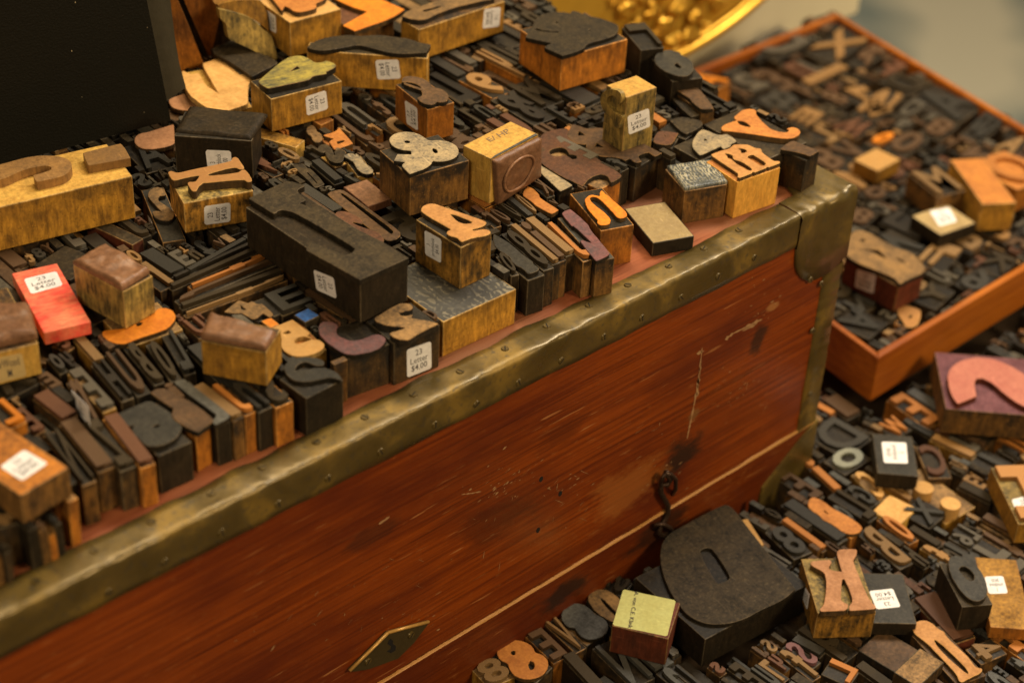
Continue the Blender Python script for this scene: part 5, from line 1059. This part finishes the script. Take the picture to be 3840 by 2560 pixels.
block('ff', 'C6', (1425, 1180), (1800, 1590), (2005, 1480), Z + 5, 23, 'brown_wood', 'face_peach', 'long pale letter f with a deep slot, bottom right', short='the long pale f', sh='face_brown',
      poly=[(1435, 1110), (1460, 1070), (1530, 1055), (1590, 1080), (1640, 1130), (1690, 1150), (1700, 1190), (1880, 1350), (1940, 1440), (1995, 1450), (1990, 1480), (1900, 1520), (1830, 1560), (1805, 1540), (1800, 1500), (1650, 1340), (1540, 1230), (1440, 1160)], holes=[[(1600, 1210), (1640, 1220), (1880, 1450), (1890, 1495), (1850, 1480), (1640, 1290)]])
block('tanstone', 'C6', (1290, 1470), (1480, 1600), (1690, 1400), Z2, 8, 'dark_wood', None, 'square block with speckled tan top, left of the long pale f', sh='face_tan', short='the speckled tan square', cat='wood block', name='wood_block')
block('plateM', 'C6', (1060, 1240), (1290, 1480), (1480, 1300), Z, 23.3, 'dark_wood', None, 'large mauve grey blank face below the terracotta K', sh='face_brown', short='the mauve grey blank', cat='wood block', name='wood_block')
block('mahbar', 'C6', (1420, 890), (1760, 1260), (1930, 1180), Z, 23.5, 'mahogany_wood', 'face_redbrown', 'long mahogany type running under the slate blue O', short='the mahogany bar', ch='l', rot=2)
block('fourbr', 'C6', (1850, 1300), (1990, 1420), (2200, 1330), Z, 23.3, 'brown_wood', 'face_tan', 'block with tan figure 4 and dark letters, below the slate blue O', ch='4', short='the tan 4')
block('darkstick', 'C5', (1105, 592), (1148, 914), (1478, 920), Z2, 10.5, 'black_wood', None, 'charcoal slab with a white sticker lying alone amid small type', sh='face_slate', short='the charcoal slab with sticker', cat='spacer block', name='spacer_block',
      stick=[('T', 'C5', [(1380, 668), (1395, 838), (1200, 832), (1180, 662)], PB3)])
block('pinkS', 'C5', (1692, -60), (1700, 395), (2900, 490), Z2 + 3, 22, 'brown_wood', 'face_pink', 'purple block with a large pink letter S, at the right border', short='the pink S', sh='purple_wood', relief=4,
      poly=[(1715, 150), (1730, 80), (1790, 20), (1900, -20), (2050, -20), (2200, 30), (2336, 110), (2500, 220), (2700, 300), (2600, 440), (2336, 380), (2200, 290), (2080, 180), (1990, 140), (1940, 150), (1930, 200), (1950, 290), (1950, 290), (1800, 350), (1750, 290)])
block('ochreR', 'C5', (2065, 870), (2290, 1330), (2600, 1200), Z2, 17, 'ochre_wood', 'face_peach', 'ochre block with a pale serif letter, cut by the right border', ch='H', rot=1, short='the ochre block at the right border', sh='olive_wood', relief=3,
      stick=[('T', 'C5', [(2235, 1130), (2400, 1090), (2440, 1280), (2300, 1300)], None)])
r = block('dots', 'C5', (1250, 1010), (1700, 1330), (1900, 1160), Z, 17, 'ochre_wood', None, 'tan block with two round pale pegs standing up from it', sh='face_tan', short='the two peg block', cat='wood block', name='wood_block')
for p in [(1522, 1030), (1742, 1160)]:
    c = at('C5', p, Z + 25.5); v, f = slab([[c + Vector((math.cos(t) * 5.8, math.sin(t) * 5.8, 0)) for t in [k * math.pi / 12 for k in range(24)]]], Vector((0, 0, 1)), 8.4); part_world('round_peg', v, f, ['face_pale'], r['root'])
block('yrough', 'C5', (1150, 1180), (1330, 1340), (1470, 1200), Z, 22, 'yellow_wood', None, 'rough pale yellow block left of the two peg block', sh='face_pale', short='the rough pale block', cat='wood block', name='wood_block')
block('Rorange', 'C5', (560, 1215), (935, 1448), (1030, 1385), Z, 23.4, 'orange_wood', 'face_orange', 'bright orange letter R amid the small dark type', short='the bright orange R', sh='face_orange',
      poly=[(580, 1180), (600, 1120), (640, 1110), (720, 1150), (780, 1200), (900, 1260), (1020, 1340), (1020, 1380), (960, 1410), (880, 1400), (800, 1340), (760, 1312), (700, 1290), (690, 1260), (620, 1220)], holes=[[(700, 1215), (720, 1212), (755, 1245), (740, 1250)]])
for (k, fr_, L_, F_, R_, c_, fc, bd, lb, sh_) in [
    ('x1', 'C5', (1140, 1295), (1405, 1500), (1480, 1455), '0', 'face_orange', 'orange_wood', 'thin type with an orange slotted 0, right of the bright orange R', 'the orange slotted 0'),
    ('x2', 'C5', (520, 825), (800, 1085), (858, 1050), 'i', 'face_orange', 'brown_wood', 'thin orange pin shaped type near the trunk foot corner', 'the orange pin'),
    ('x3', 'C5', (355, 1310), (700, 1560), (745, 1535), 'I', 'face_orange', 'brown_wood', 'very thin orange bar between dark types, left of the bright orange R', 'the very thin orange bar'),
    ('x4', 'C5', (745, 800), (885, 935), (1100, 800), 'o', 'plate_green', 'dark_wood', 'pale green grey plate left of the charcoal slab', 'the pale green plate'),
    ('x5', 'C5', (930, 930), (1150, 1150), (1225, 1090), 'C', 'face_pale', 'ochre_wood', 'pale hooked letter below the charcoal slab', 'the pale hook'),
    ('x6', 'C5', (640, 560), (880, 800), (1105, 640), 'D', 'face_slate', 'black_wood', 'large slate green block between trunk corner and charcoal slab', 'the large slate green block'),
    ('x7', 'C5', (690, 340), (900, 490), (1000, 420), 'l', 'face_brown', 'dark_wood', 'brown bar under the front corner of the tray', 'the brown bar under the tray'),
    ('x8', 'C5', (1220, 330), (1560, 560), (1650, 480), 'E', 'face_orange', 'orange_wood', 'orange carved type between tray and pink S', 'the orange carved type'),
    ('x9', 'C5', (1100, 560), (1300, 640), (1430, 560), 'W', 'face_orange', 'dark_wood', 'orange tipped W above the charcoal slab', 'the orange tipped W'),
    ('x10', 'C5', (320, 960), (640, 1160), (730, 1110), 'E', 'face_brown', 'dark_wood', 'dull brown E type at the trunk foot, above the bright orange R', 'the dull brown E'),
    ('x11', 'C5', (360, 1180), (830, 1500), (905, 1440), 'I', 'face_slate', 'black_wood', 'broad slate bar just left of the bright orange R', 'the broad slate bar'),
    ('x12', 'C5', (235, 1400), (470, 1620), (600, 1540), '8', 'face_slate', 'black_wood', 'slate blue 8 behind the huge dark O', 'the slate blue 8'),
    ('x13', 'C5', (970, 1400), (1330, 1700), (1430, 1640), 'B', 'face_tan', 'dark_wood', 'dull cream B above the dark slab with sticker', 'the dull cream B'),
    ('x14', 'C5', (1380, 1200), (1570, 1370), (1720, 1240), 'X', 'face_slate', 'black_wood', 'slate green X on the right of the rough pale block', 'the slate X'),
    ('x15', 'C5', (740, 1110), (1080, 1320), (1150, 1260), 'L', 'face_grey', 'dark_wood', 'dark L type right above the bright orange R', 'the dark L above the R'),
    ('x16', 'C5', (870, 1060), (1100, 1200), (1180, 1150), 'G', 'face_slate', 'black_wood', 'dark curved letter below the pale hook', 'the dark curved letter'),
    ('x17', 'C5', (1450, 700), (1560, 960), (1720, 880), 'C', 'face_redbrown', 'brown_wood', 'mauve brown C right of the charcoal slab', 'the mauve brown C'),
    ('x18', 'C6', (700, 1480), (920, 1600), (1000, 1480), 'L', 'face_orange', 'dark_wood', 'terracotta faced L block near the bottom border', 'the terracotta L'),
    ('x19', 'C6', (365, 1290), (620, 1460), (690, 1400), 'S', 'face_purple', 'dark_wood', 'mauve type beneath the right corner of the huge O', 'the mauve type'),
    ('x20', 'C6', (440, 1240), (680, 1370), (755, 1330), 'I', 'face_slate', 'black_wood', 'slate type with a brass line, beneath the terracotta K', 'the slate type with brass'),
    ('x21', 'C6', (330, 1330), (620, 1560), (700, 1520), 'f', 'face_tan', 'brown_wood', 'tan f type at the bottom, left of the terracotta L', 'the tan f')]:
    mini(k, fr_, L_, F_, R_, c_, fc, bd, lb, sh_, z0=Z, h=23.0)
v, f = slab([[at('C5', p, Z2 + 1) for p in [(30, 1300), (92, 1285), (225, 1490), (195, 1512)]]], Vector((0, 0, 1)), 1.5)
sl = part_world('wood_sliver', v, f, ['face_pale'], None); tag(sl, 'thin pale wood sliver lying behind the right edge of the huge O', 'wood sliver')

# ------------------------------------------------------------------ blocks on and in the tray
T0 = -175.5; T2 = -152.1
block('Rtray', 'C4', (885, 575), (1318, 812), (1538, 705), T2, 22, 'mahogany_wood', 'face_tan', 'dark sided block with a tan slanted R, standing in the tray by the trunk', short='the tan R in the tray', relief=3, sh='face_tan',
      poly=[(890, 470), (930, 380), (1000, 350), (1080, 375), (1180, 430), (1300, 500), (1420, 530), (1480, 590), (1540, 660), (1520, 700), (1420, 740), (1330, 788), (1285, 740), (1200, 700), (1000, 625), (890, 560)], holes=[[(1000, 425), (1040, 420), (1060, 440), (1020, 445)], [(1290, 570), (1330, 580), (1385, 620), (1340, 610)], [(960, 500), (1160, 510), (1230, 590), (1180, 570), (1100, 520)]],
      stick=[('L', 'C4', [(982, 668), (1135, 715), (1115, 868), (965, 812)], None)])
block('cube', 'A4', (1195, 1078), (1335, 1172), (1490, 1090), T2, 10.5, 'ochre_wood', None, 'plain pale ochre cube lying on the type in the tray', sh='face_pale', short='the plain ochre cube', cat='wood block', name='wood_block')
block('plank', 'A4', (1830, 1092), (2050, 1398), (2268, 1366), T2, 21, 'ochre_wood', None, 'tall orange ochre block with a plain top, right side of the tray', sh='face_orange', short='the tall orange block', cat='wood block', name='wood_block')
block('ring', 'A4', (2075, 1080), (2290, 1300), (2520, 1200), T2, 21, 'orange_wood', 'face_orange', 'orange block with a pale ring letter, at the right border', ch='O', short='the orange ring block', sh='face_orange', relief=3)
block('whitestick', 'C4', (1465, 222), (1660, 395), (1945, 295), T2, 9.5, 'black_wood', None, 'dark edged block with glaring white sticker, lying in the tray', sh='face_gloss', short='the glaring sticker block', cat='spacer block', name='spacer_block',
      stick=[('T', 'C4', [(1570, 200), (1728, 170), (1792, 282), (1650, 322)], None)])
block('tantop', 'A4', (1540, 1190), (1742, 1350), (1885, 1265), T2, 20, 'brown_wood', 'face_tan', 'brown block with a tan angular letter, left of the tall orange block', ch='M', short='the tan angular letter')
block('orcloth', 'A4', (85, 520), (180, 640), (330, 560), -152, 20, 'orange_wood', 'face_bright_orange', 'orange letter block standing at the tray corner behind the trunk', ch='A', short='the orange letter at the tray corner')
block('bench', 'C4', (1300, 1090), (1400, 1150), (1500, 1010), T0, 23, 'orange_wood', 'face_peach', 'peach letter B block in the front corner of the tray', short='the peach B', poly=[(1300, 1010), (1340, 960), (1400, 965), (1500, 1000), (1490, 1100), (1440, 1140), (1380, 1135), (1350, 1080)], holes=[[(1395, 1040), (1430, 1035), (1430, 1065), (1400, 1070)]])
for (k, fr_, L_, F_, R_, c_, fc, lb, sh_, rot_) in [
    ('y1', 'C4', (830, 1080), (1080, 1240), (1240, 1100), 'A', 'face_slate', 'slate letter A in the near corner of the tray', 'the slate A', 2),
    ('y2', 'C4', (880, 940), (1020, 1050), (1150, 960), 'N', 'face_slate', 'dark slate N behind the slate A', 'the slate N', 0),
    ('y3', 'C4', (1450, 900), (1620, 1000), (1780, 850), 'Y', 'face_grey', 'large grey letter Y right of the tan R', 'the grey Y', 0),
    ('y4', 'C4', (1500, 560), (1680, 700), (1850, 520), 'F', 'face_tan', 'tan F block above the grey Y', 'the tan F', 0),
    ('y5', 'C4', (1990, 640), (2150, 740), (2280, 600), 'K', 'face_grey', 'grey K near the right end of the front rail', 'the grey K', 0),
    ('y6', 'C4', (930, 230), (1040, 340), (1150, 230), '8', 'face_brown', 'brown figure 8 in the tray touching the trunk corner outline', 'the brown 8', 1),
    ('y7', 'C4', (1010, 60), (1130, 135), (1260, 60), '0', 'face_brown', 'brown round 0 in the tray, above the brown 8', 'the brown round 0', 1),
    ('y8', 'A4', (1080, 620), (1280, 800), (1370, 700), 'Z', 'face_goldbrown', 'big tan letter Z in the middle of the tray', 'the big tan Z', 0),
    ('y9', 'A4', (1170, 760), (1310, 840), (1540, 660), 'S', 'face_goldbrown', 'big tan letter S right of the big tan Z', 'the big tan S', 0),
    ('y10', 'A4', (745, 800), (850, 880), (980, 790), 'E', 'face_goldbrown', 'yellow ochre letter E in the left half of the tray', 'the yellow E', 0),
    ('y11', 'A4', (900, 320), (1040, 440), (1310, 260), 'X', 'face_goldbrown', 'large tan brown letter X near the far corner of the tray', 'the large tan X', 0),
    ('y12', 'A4', (1650, 630), (1880, 850), (2080, 720), 'A', 'face_slate', 'large slate letter A at the right rail of the tray', 'the large slate A', 0),
    ('y13', 'A4', (1920, 900), (2040, 980), (2250, 800), 'B', 'face_slate', 'large slate letter B by the right rail, nearest the border', 'the large slate B', 0),
    ('y14', 'A4', (1660, 870), (1760, 960), (1890, 860), '8', 'face_brown', 'large brown figure 8 left of the large slate B', 'the large brown 8', 1),
    ('y15', 'A4', (1420, 980), (1520, 1080), (1700, 950), '0', 'face_brown', 'large brown letter O right behind the plain ochre cube', 'the large brown O', 1),
    ('y16', 'A4', (830, 140), (960, 230), (1180, 170), 'N', 'face_brown', 'dark brown block in the far corner of the tray', 'the far corner block', 0),
    ('y17', 'A4', (480, 280), (640, 420), (900, 290), 'D', 'face_ash', 'olive grey block by the far rail of the tray', 'the olive grey block', 0),
    ('y18', 'A4', (810, 560), (860, 605), (1150, 470), 'I', 'face_goldbrown', 'long orange bar type toward the back of the tray', 'the long orange bar', 3),
    ('y19', 'A4', (1170, 400), (1230, 480), (1420, 350), 'R', 'face_brown', 'brown letter R below the large tan brown X', 'the brown letter R', 0),
    ('y20', 'A4', (1480, 760), (1540, 830), (1680, 720), 'D', 'face_ash', 'grey cream D on a red brown block, right of the big tan S', 'the grey cream D', 0),
    ('y21', 'A4', (1290, 960), (1320, 1005), (1475, 940), 'o', 'face_bright_orange', 'orange patch topped block behind the plain ochre cube', 'the orange patch block', 0)]:
    mini(k, fr_, L_, F_, R_, c_, fc, 'orange_wood' if 'orange' in fc else 'dark_wood', lb, sh_, z0=T0, h=23.0, rot=rot_, bold=0.03)
# ------------------------------------------------------------------ smaller type filling the gaps
def corners(c, a, w, d):
    u = Vector((math.cos(a), math.sin(a), 0)) * (w / 2); v = Vector((-math.sin(a), math.cos(a), 0)) * (d / 2)
    return [c + u + v, c - u + v, c - u - v, c + u - v]
def overlap(A, B, gap=0.15):
    if (A['c'] - B['c']).xy.length > (math.hypot(A['w'], A['d']) + math.hypot(B['w'], B['d'])) / 2: return False
    for a in (A['a'], A['a'] + math.pi / 2, B['a'], B['a'] + math.pi / 2):
        ax = Vector((math.cos(a), math.sin(a), 0))
        pa = [p.dot(ax) for p in A['q']]; pb = [p.dot(ax) for p in B['q']]
        if max(pa) < min(pb) + gap or max(pb) < min(pa) + gap: return False
    return True
for b in BL: b['c'] = Vector((b['c'].x, b['c'].y, 0)); b['q'] = corners(b['c'], b['a'], b['w'], b['d'])
def inpoly(p, poly):
    r = False; n = len(poly)
    for i in range(n):
        a, b = poly[i], poly[(i + 1) % n]
        if (a[1] > p[1]) != (b[1] > p[1]) and p[0] < (b[0] - a[0]) * (p[1] - a[1]) / (b[1] - a[1]) + a[0]: r = not r
    return r
FILL = []
def fill(region, z0, n, sizes, angf, seed, holes=(), hmax=23.2, margin=420):
    rnd = random.Random(seed)
    obst = [b for b in BL if b['z0'] < z0 + 22.8 and b['z1'] > z0 + 0.5]
    xs = [p[0] for p in region]; ys = [p[1] for p in region]; got = []
    cell = 25.0; grid = {}
    def put(b):
        x0, x1 = min(q.x for q in b['q']), max(q.x for q in b['q']); y0, y1 = min(q.y for q in b['q']), max(q.y for q in b['q'])
        for i in range(int(x0 // cell), int(x1 // cell) + 1):
            for j in range(int(y0 // cell), int(y1 // cell) + 1): grid.setdefault((i, j), []).append(b)
    def near(b):
        s = {}; x0, x1 = min(q.x for q in b['q']), max(q.x for q in b['q']); y0, y1 = min(q.y for q in b['q']), max(q.y for q in b['q'])
        for i in range(int(x0 // cell), int(x1 // cell) + 1):
            for j in range(int(y0 // cell), int(y1 // cell) + 1):
                for o in grid.get((i, j), ()): s[id(o)] = o
        return s.values()
    for b in obst: put(b)
    for si, (w0, w1, d0, d1, tries) in enumerate(sizes):
        for _ in range(tries):
            c = Vector((rnd.uniform(min(xs), max(xs)), rnd.uniform(min(ys), max(ys)), 0))
            if not inpoly(c, region): continue
            px = proj(Vector((c.x, c.y, z0 + 23)))
            if not (-margin < px[0] < 3840 + margin and -margin - 40 < px[1] < 2560 + margin): continue
            w = rnd.uniform(w0, w1); d = rnd.uniform(d0, d1); a = angf(c, rnd)
            b = dict(c=c, a=a, w=w, d=d, z0=z0, z1=z0 + hmax)
            b['q'] = corners(c, a, w, d)
            if not all(inpoly(q, region) for q in b['q']): continue
            if any(overlap(b, o) for o in near(b)): continue
            # slide toward neighbours so that rows close up
            for dx_, dy_ in ((-1, 0), (0, -1), (-1, 0), (0, -1)):
                u = Vector((math.cos(a), math.sin(a), 0)) * dx_ + Vector((-math.sin(a), math.cos(a), 0)) * dy_
                for _k in range(14):
                    b2 = dict(b); b2['c'] = b['c'] + u * 0.9; b2['q'] = corners(b2['c'], a, w, d)
                    if not all(inpoly(q, region) for q in b2['q']) or any(overlap(b2, o) for o in near(b2)): break
                    b = b2
            put(b); got.append(b)
    return got
def ang_main(c, r): return (noise.noise(Vector((c.x * 0.012, c.y * 0.012, 3))) * 0.2) + r.uniform(-0.02, 0.02) + (math.pi / 2 if noise.noise(Vector((c.x * 0.02, c.y * 0.02, 9))) > 0.48 else 0)
def ang_tray(c, r): return 0.06 + r.uniform(-0.05, 0.05) + (math.pi / 2 if r.random() < 0.15 else 0)
def ang_pile(c, r): return noise.noise(Vector((c.x * 0.010, c.y * 0.010, 5))) * 0.32 + r.uniform(-0.03, 0.03) + (math.pi / 2 if noise.noise(Vector((c.x * 0.018, c.y * 0.018, 1))) > 0.5 else 0)
# trunk top: bare strip of red wood along the front and around the spacer
inner = [(-600, 13), (-470, 14), (-455, 21), (-330, 24), (-300, 22), (-250, 24), (-165, 30), (-160, 62), (-95, 66), (-60, 40), (-34, 40), (-4, 42), (-4, 318), (-600, 318)]
A_ = fill(inner, 0.05, 0, [(12, 18, 26, 40, 300), (6, 9, 28, 42, 2500), (5, 9, 20, 30, 5000), (5, 8, 14, 22, 9000), (4, 6, 9, 14, 12000), (3, 4.5, 5, 9, 12000)], ang_main, 3)
pile = [(-420, -360), (400, -360), (400, 9.5), (70, 9.5), (66, 60), (2, 60), (2, -2.2), (-420, -2.2)]
B_ = fill(pile, -207.9, 0, [(12, 18, 28, 42, 400), (6, 10, 28, 42, 2500), (5, 9, 20, 32, 5000), (5, 8, 14, 22, 9000), (4, 6, 9, 14, 12000), (3, 4.5, 5, 9, 9000)], ang_pile, 5)
trayr = [(IA.x + 0.5, IA.y + 0.5), (IB.x - 0.5, IB.y + 0.5), (IC.x - 0.5, IC.y - 0.5), (ID.x + 0.5, ID.y - 0.5)]
C_ = fill(trayr, -175.4, 0, [(20, 32, 28, 44, 2500), (13, 20, 22, 32, 5000), (8, 12, 16, 24, 6000), (5, 9, 10, 15, 9000), (4, 6, 6, 9, 8000)], ang_tray, 7)
rnd = random.Random(21)
LET = 'ABCDEFGHKLMNPRSTUVWXYZ0235689aegnrstu&'
NAR = 'IlfitJLErT1hnUFE0'
PAL = [('face_black', 'black_wood', 'black', 12), ('face_slate', 'black_wood', 'slate grey', 20), ('face_grey', 'dark_wood', 'dull grey', 26), ('face_ash', 'dark_wood', 'ash grey', 12), ('face_brown', 'brown_wood', 'brown', 22),
       ('face_redbrown', 'brown_wood', 'red brown', 9), ('face_tan', 'brown_wood', 'tan', 9), ('face_goldbrown', 'orange_wood', 'gold brown', 5), ('face_orange', 'orange_wood', 'orange', 3)]
PALP = [('face_black', 'black_wood', 'black', 8), ('face_slate', 'black_wood', 'slate grey', 18), ('face_blue', 'black_wood', 'blue grey', 10), ('face_grey', 'dark_wood', 'dull grey', 20), ('face_ash', 'dark_wood', 'ash grey', 18), ('face_brown', 'brown_wood', 'brown', 16),
       ('face_redbrown', 'brown_wood', 'red brown', 8), ('face_tan', 'brown_wood', 'tan', 9), ('face_goldbrown', 'ochre_wood', 'gold brown', 6), ('face_orange', 'orange_wood', 'orange', 4)]
PALT = [('face_brown', 'dark_wood', 'brown', 34), ('face_grey', 'dark_wood', 'dull grey', 20), ('face_ash', 'dark_wood', 'ash grey', 16), ('face_tan', 'brown_wood', 'tan', 10), ('face_goldbrown', 'brown_wood', 'gold brown', 7), ('face_slate', 'black_wood', 'slate grey', 10), ('face_redbrown', 'brown_wood', 'red brown', 8), ('face_black', 'black_wood', 'black', 5)]
def pick(pal):
    t = rnd.uniform(0, sum(p[3] for p in pal))
    for p in pal:
        t -= p[3]
        if t <= 0: return p
    return pal[0]
for lst, pal, where in ((A_, PAL, 0), (B_, PALP, 1), (C_, PALT, 2)):
    for b in lst:
        p = pick(pal); b['pal'] = p; b['where'] = where
        ratio = max(b['w'], b['d']) / min(b['w'], b['d'])
        b['ch'] = rnd.choice(NAR if ratio > 2.2 else LET)
        b['rot'] = (0 if b['d'] >= b['w'] else 1) + (2 if rnd.random() < 0.5 else 0)
        b['h'] = 23.2 - rnd.uniform(0, 0.9) - (rnd.uniform(1.5, 7) if rnd.random() < 0.22 else 0)
        if min(b['w'], b['d']) < 4.6 and rnd.random() < 0.5: b['ch'] = None
ALL = A_ + B_ + C_
# how much of each can be seen: rays through a grid of picture points against all boxes
vv, ff, own = [], [], []
def addbox(q, z0, z1, idx):
    o = len(vv)
    for p in q: vv.append((p.x, p.y, z0))
    for p in q: vv.append((p.x, p.y, z1))
    for f_ in ((0, 1, 2, 3), (4, 5, 6, 7), (0, 1, 5, 4), (1, 2, 6, 5), (2, 3, 7, 6), (3, 0, 4, 7)): ff.append(tuple(o + i for i in f_)); own.append(idx)
for i, b in enumerate(ALL): addbox(b['q'], b['z0'], b['z0'] + b['h'], i)
for b in BL: addbox(b['q'], b['z0'], b['z1'], -1)
R4 = lambda x0, x1, y0, y1: [Vector((x0, y0, 0)), Vector((x1, y0, 0)), Vector((x1, y1, 0)), Vector((x0, y1, 0))]
addbox(R4(-780, 0, 0, 330), -208, 0, -1)
o = len(vv); vv.extend([tuple(p) for p in q_] if False else [tuple(bl), tuple(br), tuple(br + up2), tuple(bl + up2)]); ff.append((o, o + 1, o + 2, o + 3)); own.append(-1)
for a, b2 in ((TA, TB), (TB, TC_)):
    o = len(vv); vv.extend([(a.x, a.y, -184), (b2.x, b2.y, -184), (b2.x, b2.y, -150), (a.x, a.y, -150)]); ff.append((o, o + 1, o + 2, o + 3)); own.append(-1)
bvh = BVHTree.FromPolygons(vv, ff)
cnt = {}
for py in range(5, 2560, 10):
    for px in range(5, 3840, 10):
        h_ = bvh.ray_cast(CAM, ray((px, py)))
        if h_[0] is not None and own[h_[2]] >= 0: cnt[own[h_[2]]] = cnt.get(own[h_[2]], 0) + 1
order = sorted([i for i in range(len(ALL)) if cnt.get(i, 0) >= 3], key=lambda i: -cnt[i])
NIND = max(0, 300 - len([1 for b in BL]))
keep = set(order[:NIND]); print('fillers', len(A_), len(B_), len(C_), 'visible', len(order), 'heroes', len(BL), 'individual', len(keep))
GROUPS = ['small type packed on the trunk', 'small loose type on the table', 'type packed in the tray']
SUR = ['on the trunk', 'on the table', 'in the tray']
hp = [(proj(h_[2]), h_[1], h_[2]) for h_ in HERO]
desc = {}
BM_CACHE = {}
def bodymesh(w, d, h, bm_, sh_):
    return box_mesh('body', w, d, h, [bm_, sh_], 0.35, 1)
info = []
for i in sorted(keep, key=lambda i: -cnt[i]):
    b = ALL[i]; face, body, tone, _ = b['pal']
    px = proj(Vector((b['c'].x, b['c'].y, b['z0'] + b['h'])))
    best = min(hp, key=lambda t: math.hypot(t[0][0] - px[0], t[0][1] - px[1]) + (900 if abs(t[2].z - b['z0'] - 23) > 60 else 0))
    dx_, dy_ = px[0] - best[0][0], px[1] - best[0][1]
    if abs(dx_) > abs(dy_): dr = 'right of' if dx_ > 0 else 'left of'
    else: dr = 'below' if dy_ > 0 else 'above'
    what = ('letter ' if (b['ch'] or '').isalpha() else 'figure ') + b['ch'] if b['ch'] else 'blank face'
    if b['ch'] == '&': what = 'ampersand'
    info.append([i, tone, what, dr, best[1], math.hypot(dx_, dy_)])
used = {}
for t in info: used.setdefault((t[1], t[2], t[3], t[4]), []).append(t)
ORD = ['nearest', 'second nearest', 'third nearest', 'fourth nearest', 'fifth nearest', 'sixth nearest']
for k_, ts in used.items():
    ts.sort(key=lambda t: t[5])
    for n_, t in enumerate(ts):
        s = '%s type with %s, %s %s' % (t[1], t[2], t[3], t[4])
        if len(ts) > 1: s = '%s type with %s, %s %s %s' % (t[1], t[2], ORD[min(n_, 5)], t[3], t[4])
        desc[t[0]] = s
rest_v, rest_f, rest_m = [], [], []
def body_h(b): return b['h'] - (2.2 if b['ch'] else 0)
for i, b in enumerate(ALL):
    face, body, tone, _ = b['pal']
    if i in keep:
        root = empty('type_block', (b['c'].x, b['c'].y, b['z0']), b['a'], desc[i], 'type block', GROUPS[b['where']])
        root.rotation_euler.x = rnd.uniform(-0.02, 0.02); root.rotation_euler.y = rnd.uniform(-0.035, 0.035)
        link('body', bodymesh(b['w'], b['d'], body_h(b), body, 'face_black' if b['ch'] else face), root)
        if b['ch']:
            o = link('letter', glyph_mat(b['ch'], 0.03, face), root); w_, d_ = b['w'] * 0.9, b['d'] * 0.94
            o.scale = ((d_ if b['rot'] % 2 else w_) * S, (w_ if b['rot'] % 2 else d_) * S, 2.2 * S)
            o.rotation_euler = (0, 0, b['rot'] * math.pi / 2); o.location = (0, 0, body_h(b) * S)
rest_mats = ['black_wood', 'dark_wood', 'brown_wood', 'orange_wood', 'ochre_wood'] + sorted({p[0] for p in PAL + PALP + PALT})
for i, b in enumerate(ALL):
    if i in keep: continue
    face, body, tone, _ = b['pal']; M4 = Matrix.Translation(Vector((b['c'].x, b['c'].y, b['z0']))) @ Matrix.Rotation(b['a'], 4, 'Z')
    o = len(rest_v); w, d, h = b['w'] / 2, b['d'] / 2, body_h(b)
    for (x, y, z) in ((-w, -d, 0), (w, -d, 0), (w, d, 0), (-w, d, 0), (-w, -d, h), (w, -d, h), (w, d, h), (-w, d, h)): rest_v.append(M4 @ Vector((x, y, z)))
    for k_, f_ in enumerate(((3, 2, 1, 0), (4, 5, 6, 7), (0, 1, 5, 4), (1, 2, 6, 5), (2, 3, 7, 6), (3, 0, 4, 7))):
        rest_f.append(tuple(o + j for j in f_)); rest_m.append(rest_mats.index('face_black' if (k_ == 1 and b['ch']) else (face if k_ == 1 else body)))
    if b['ch']:
        gm_ = glyph(b['ch'], 0.03)[0]; o = len(rest_v); r4 = M4 @ Matrix.Translation(Vector((0, 0, h))) @ Matrix.Rotation(b['rot'] * math.pi / 2, 4, 'Z')
        sx, sy = (b['d'] * .94, b['w'] * .9) if b['rot'] % 2 else (b['w'] * .9, b['d'] * .94)
        for v_ in gm_.vertices: rest_v.append(r4 @ Vector((v_.co.x * sx, v_.co.y * sy, v_.co.z * 2.2)))
        for p_ in gm_.polygons: rest_f.append(tuple(o + j for j in p_.vertices)); rest_m.append(rest_mats.index(face))
so = part_world('small_type', rest_v, rest_f, rest_mats, None, rest_m)
tag(so, 'countless tiny dark type pieces filling the gaps between the larger blocks', 'small type', None, 'stuff')
for me in list(bpy.data.meshes):
    if me.users == 0: bpy.data.meshes.remove(me)
